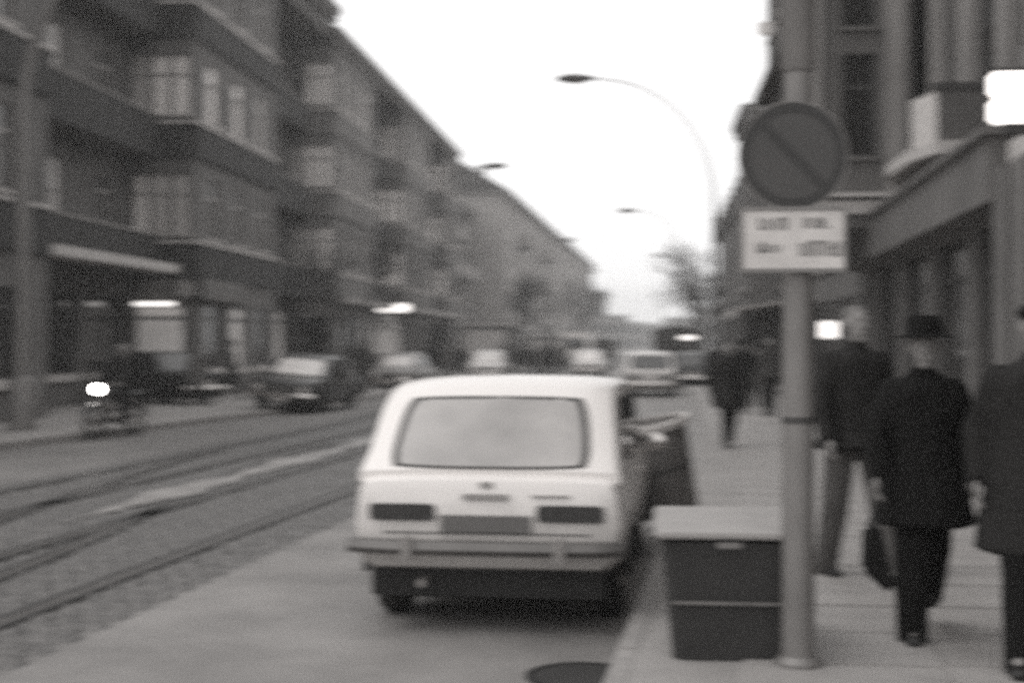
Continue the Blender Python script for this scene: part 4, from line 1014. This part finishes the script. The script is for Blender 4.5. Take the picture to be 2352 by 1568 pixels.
bg_ = empty('shopping_bag', (bx0, by0, .5), 'dark slanting bag hanging from the hatted man’s hand, left of his legs'.replace('’', "'"), 'bag')
za, zb2 = wz(2010, 1212, 6.7), wz(2030, 1362, 6.7)
P_ = [(wx(1988, 6.7), za), (wx(2022, 6.7), za + .01), (wx(2052, 6.7), zb2 + .03), (wx(2040, 6.7), zb2), (wx(1984, 6.7), zb2 + .10)]
MB().add([(x, by0 - .05, z) for x, z in P_] + [(x, by0 + .11, z) for x, z in P_], [(0, 1, 2, 3, 4), (5, 6, 7, 8, 9)] + [(i, (i + 1) % 5, 5 + (i + 1) % 5, 5 + i) for i in range(5)]).build('bag_body', cloth['black'], bg_, bevel=.02)
for dy in (-.02, .07): MB().tube([(P_[0][0] + .015, by0 + dy, za), (P_[0][0] + .03, by0 + .02, za + .07), (P_[1][0] - .01, by0 + dy, za + .005)], .006, 6).build('handle', leather, bg_, smooth=True)
# middle distance on the right
X, Y, _ = gp(1675, 1026)
mid = person('lone dark figure walking on the right pavement, between the white car and the pole', (X, Y, PAV), R(8), 1.70, coat='charcoal', trousers='black', hem=.62, near=False, width=1.2)
wk = person('walker', (0, 0, 0), 0, 1.72, coat='black', trousers='charcoal', hem=.45, hat='brim', near=False, width=1.15)
wk2 = person('walker', (0, 0, 0), 0, 1.70, legs=((-.2, .3), (.3, .1)), coat='grey', trousers='black', hem=.55, near=False)
wk3 = person('walker', (0, 0, 0), 0, 1.76, legs=((.05, .05), (-.05, .1)), coat='slate', trousers='charcoal', hem=.8, near=False)
def place(src, x, y, rz, lab, group=None, first=False, z=PAV):
    o = src if first else copy_tree(src)
    X, Y = gnd(x, y, z); o.location = (X, Y, z); o.rotation_euler.z = rz; o['label'] = lab
    if group: o['group'] = group
    return o
gr_ = 'walkers on the right pavement'
place(wk, 1712, 948, .1, 'walker in black just right of the lone dark figure', gr_, True)
place(wk2, 1742, 935, 3.1, 'walker in a pale coat close to the left of the sign pole, farther back', gr_, True)
place(wk3, 1768, 955, .2, 'bareheaded walker half hidden by the sign pole', gr_, True)
place(wk, 1640, 905, .2, 'black-hatted walker at the kerb left of the lone dark figure', gr_)
place(wk3, 1690, 893, 3.0, 'small slate-coated walker seen over the lone figure', gr_)
gl_ = 'people on the left pavement'
place(wk2, 452, 932, 1.2, 'person in grey at the tail of the slanted dark car', gl_)
place(wk, 532, 918, 2.0, 'person in black standing left of the dark saloon, before the lit shop', gl_)
place(wk3, 345, 915, -.8, 'person by the lit shop window behind the motorcyclist', gl_)
place(wk3, 835, 905, .3, 'dark person at the wall behind the dark saloon', gl_)
place(wk, 735, 900, 1.0, 'person in black beside the shop door right of the dark saloon', gl_)
gc_ = 'people crowding the street far ahead'
i = 0
for x, y in ((1048, 866), (1030, 872), (1068, 862), (1158, 862), (1172, 860), (1200, 864), (1216, 858), (1232, 862), (1250, 858), (1266, 862), (1284, 858), (1010, 868), (985, 872), (1145, 856), (1300, 852), (1190, 852), (1240, 850), (1272, 851)):
    place((wk, wk2, wk3)[i % 3], x, y, random.uniform(0, 6), ('distant black-hatted person in the crowd beyond the white car roof', 'distant grey-coated person in the crowd beyond the white car roof', 'distant bareheaded person in slate jacket in the crowd beyond the white car')[i % 3], gc_, z=0 if x > 1045 else PAV); i += 1

# ------------------------------------------------------------------ motorcycle and rider
MX, MY = gnd(238, 1006, 0)
mc = empty('motorcycle', (0, 0, 0), 'dark motorcycle with a glaring round headlamp coming along the left kerb', 'motorcycle')
def wheel(y):
    w_ = MB(); out = []
    for i in range(28):
        q = 2 * math.pi * i / 28; out.append([(.045 * math.cos(t), y + (.27 + .045 * math.sin(t)) * math.cos(q), .31 + (.27 + .045 * math.sin(t)) * math.sin(q)) for t in [2 * math.pi * j / 8 for j in range(8)]])
    out.append(out[0]); w_.rings(out, False); wo_ = w_.build('wheel', rubber, mc, smooth=True, world=False)
    MB().lathe([(.02, -.06), (.07, -.05), (.07, .05), (.02, .06)], (0, y, .31), 'x', 14).build('hub', chrome_d, wo_, smooth=True, world=False)
    for k in range(12):
        q = 2 * math.pi * k / 12; MB().tube([(0, y + .06 * math.cos(q), .31 + .06 * math.sin(q)), (0, y + .25 * math.cos(q), .31 + .25 * math.sin(q))], .004, 4).build('spoke', chrome_d, wo_, world=False)
wheel(-.65); wheel(.65)
def mp(mb, n, m, **k): return mb.build(n, m, mc, world=False, smooth=True, **k)
for sx in (-1, 1):
    mp(MB().tube([(sx * .08, -.65, .31), (sx * .08, -.42, .92)], .018, 8), 'fork', chrome_d)
    mp(MB().tube([(sx * .09, .65, .31), (sx * .10, .5, .7)], .02, 8), 'shock_absorber', chrome_d)
    mp(MB().tube([(sx * .10, .1, .28), (sx * .12, .8, .30)], .035, 8), 'exhaust_pipe', chrome_d)
    mp(MB().tube([(sx * .1, -.66, .62), (sx * .1, -.66, .60)], .01, 4), 'fender_stay', chrome_d)
mp(MB().tube([(-.34, -.30, .98), (-.2, -.40, 1.0), (0, -.42, .97), (.2, -.40, 1.0), (.34, -.30, .98)], .013, 8), 'handlebar', chrome_d)
blob('fuel_tank', paint['black'], mc, [(V(0, -.28, .82), (.10, .10, .09), V(0, .12, .78), (.12, .14, .10))], .015, 3)
blob('seat', leather, mc, [(V(0, .2, .78), (.12, .10, .05), V(0, .72, .80), (.11, .1, .05))], .015, 3)
blob('engine', chrome_d, mc, [(V(0, -.1, .38), (.14, .14, .10), V(0, .1, .42), (.13, .12, .12)), (V(0, -.12, .45), .08, V(0, -.18, .62), .08)], .015, 2)
mp(MB().tube([(0, -.40, .88), (0, -.28, .30), (0, .25, .28), (0, .55, .55), (0, .2, .72), (0, -.38, .80)], .022, 8), 'frame', paint['black'])
for y_, nm in ((-.65, 'front_mudguard'), (.65, 'rear_mudguard')):
    s = MB(); out = []
    for q in np.linspace(.3, 2.7, 12): out.append([(-.06, y_ + .33 * math.cos(q), .31 + .33 * math.sin(q)), (0, y_ + .355 * math.cos(q), .31 + .355 * math.sin(q)), (.06, y_ + .33 * math.cos(q), .31 + .33 * math.sin(q)), (0, y_ + .34 * math.cos(q), .31 + .34 * math.sin(q))])
    s.rings(out); mp(s, nm, paint['black'])
hs = mp(MB().lathe([(.02, .12), (.08, .08), (.10, .0), (.098, -.02)], (0, -.52, .90), 'y', 20), 'headlamp_shell', paint['black'])
MB().lathe([(.005, -.035), (.06, -.03), (.092, -.021)], (0, -.52, .90), 'y', 20).build('lamp_lens', lampglow, hs, world=False)
hl = V(0, -.52, .9); rzm = -R(13)
mc.location = (MX + .12, MY + .25, 0.005); mc.rotation_euler.z = rzm
rd = person('rider in dark clothes and grey helmet sitting on the motorcycle', (0, 0, 0), 0, 1.75, legs=((1.25, 1.35), (1.25, 1.35)), arms=((.75, .55), (.75, .55)), coat='charcoal', trousers='black', hem=.9, hat='helmet', near=False, sit=True, spread=.45)
rd.rotation_euler.z = rzm
off = Vector((0, .28, -.04)); off.rotate(Matrix.Rotation(rzm, 3, 'Z')); rd.location = mc.location + off

# ------------------------------------------------------------------ air
s = MB(); s.box(-260, 260, -40, 700, -1.2, 24); hz_ = s.build('haze', mat('tmp', .5)); hz_['kind'] = 'stuff'
hm = bpy.data.materials.new('haze_air'); hm.use_nodes = True; hn = hm.node_tree; hn.nodes.clear()
pv = hn.nodes.new('ShaderNodeVolumePrincipled'); pv.inputs['Density'].default_value = .0017; pv.inputs['Color'].default_value = (.93, .925, .92, 1); pv.inputs['Anisotropy'].default_value = .2
oo = hn.nodes.new('ShaderNodeOutputMaterial'); hn.links.new(pv.outputs[0], oo.inputs['Volume'])
hz_.data.materials.clear(); hz_.data.materials.append(hm)
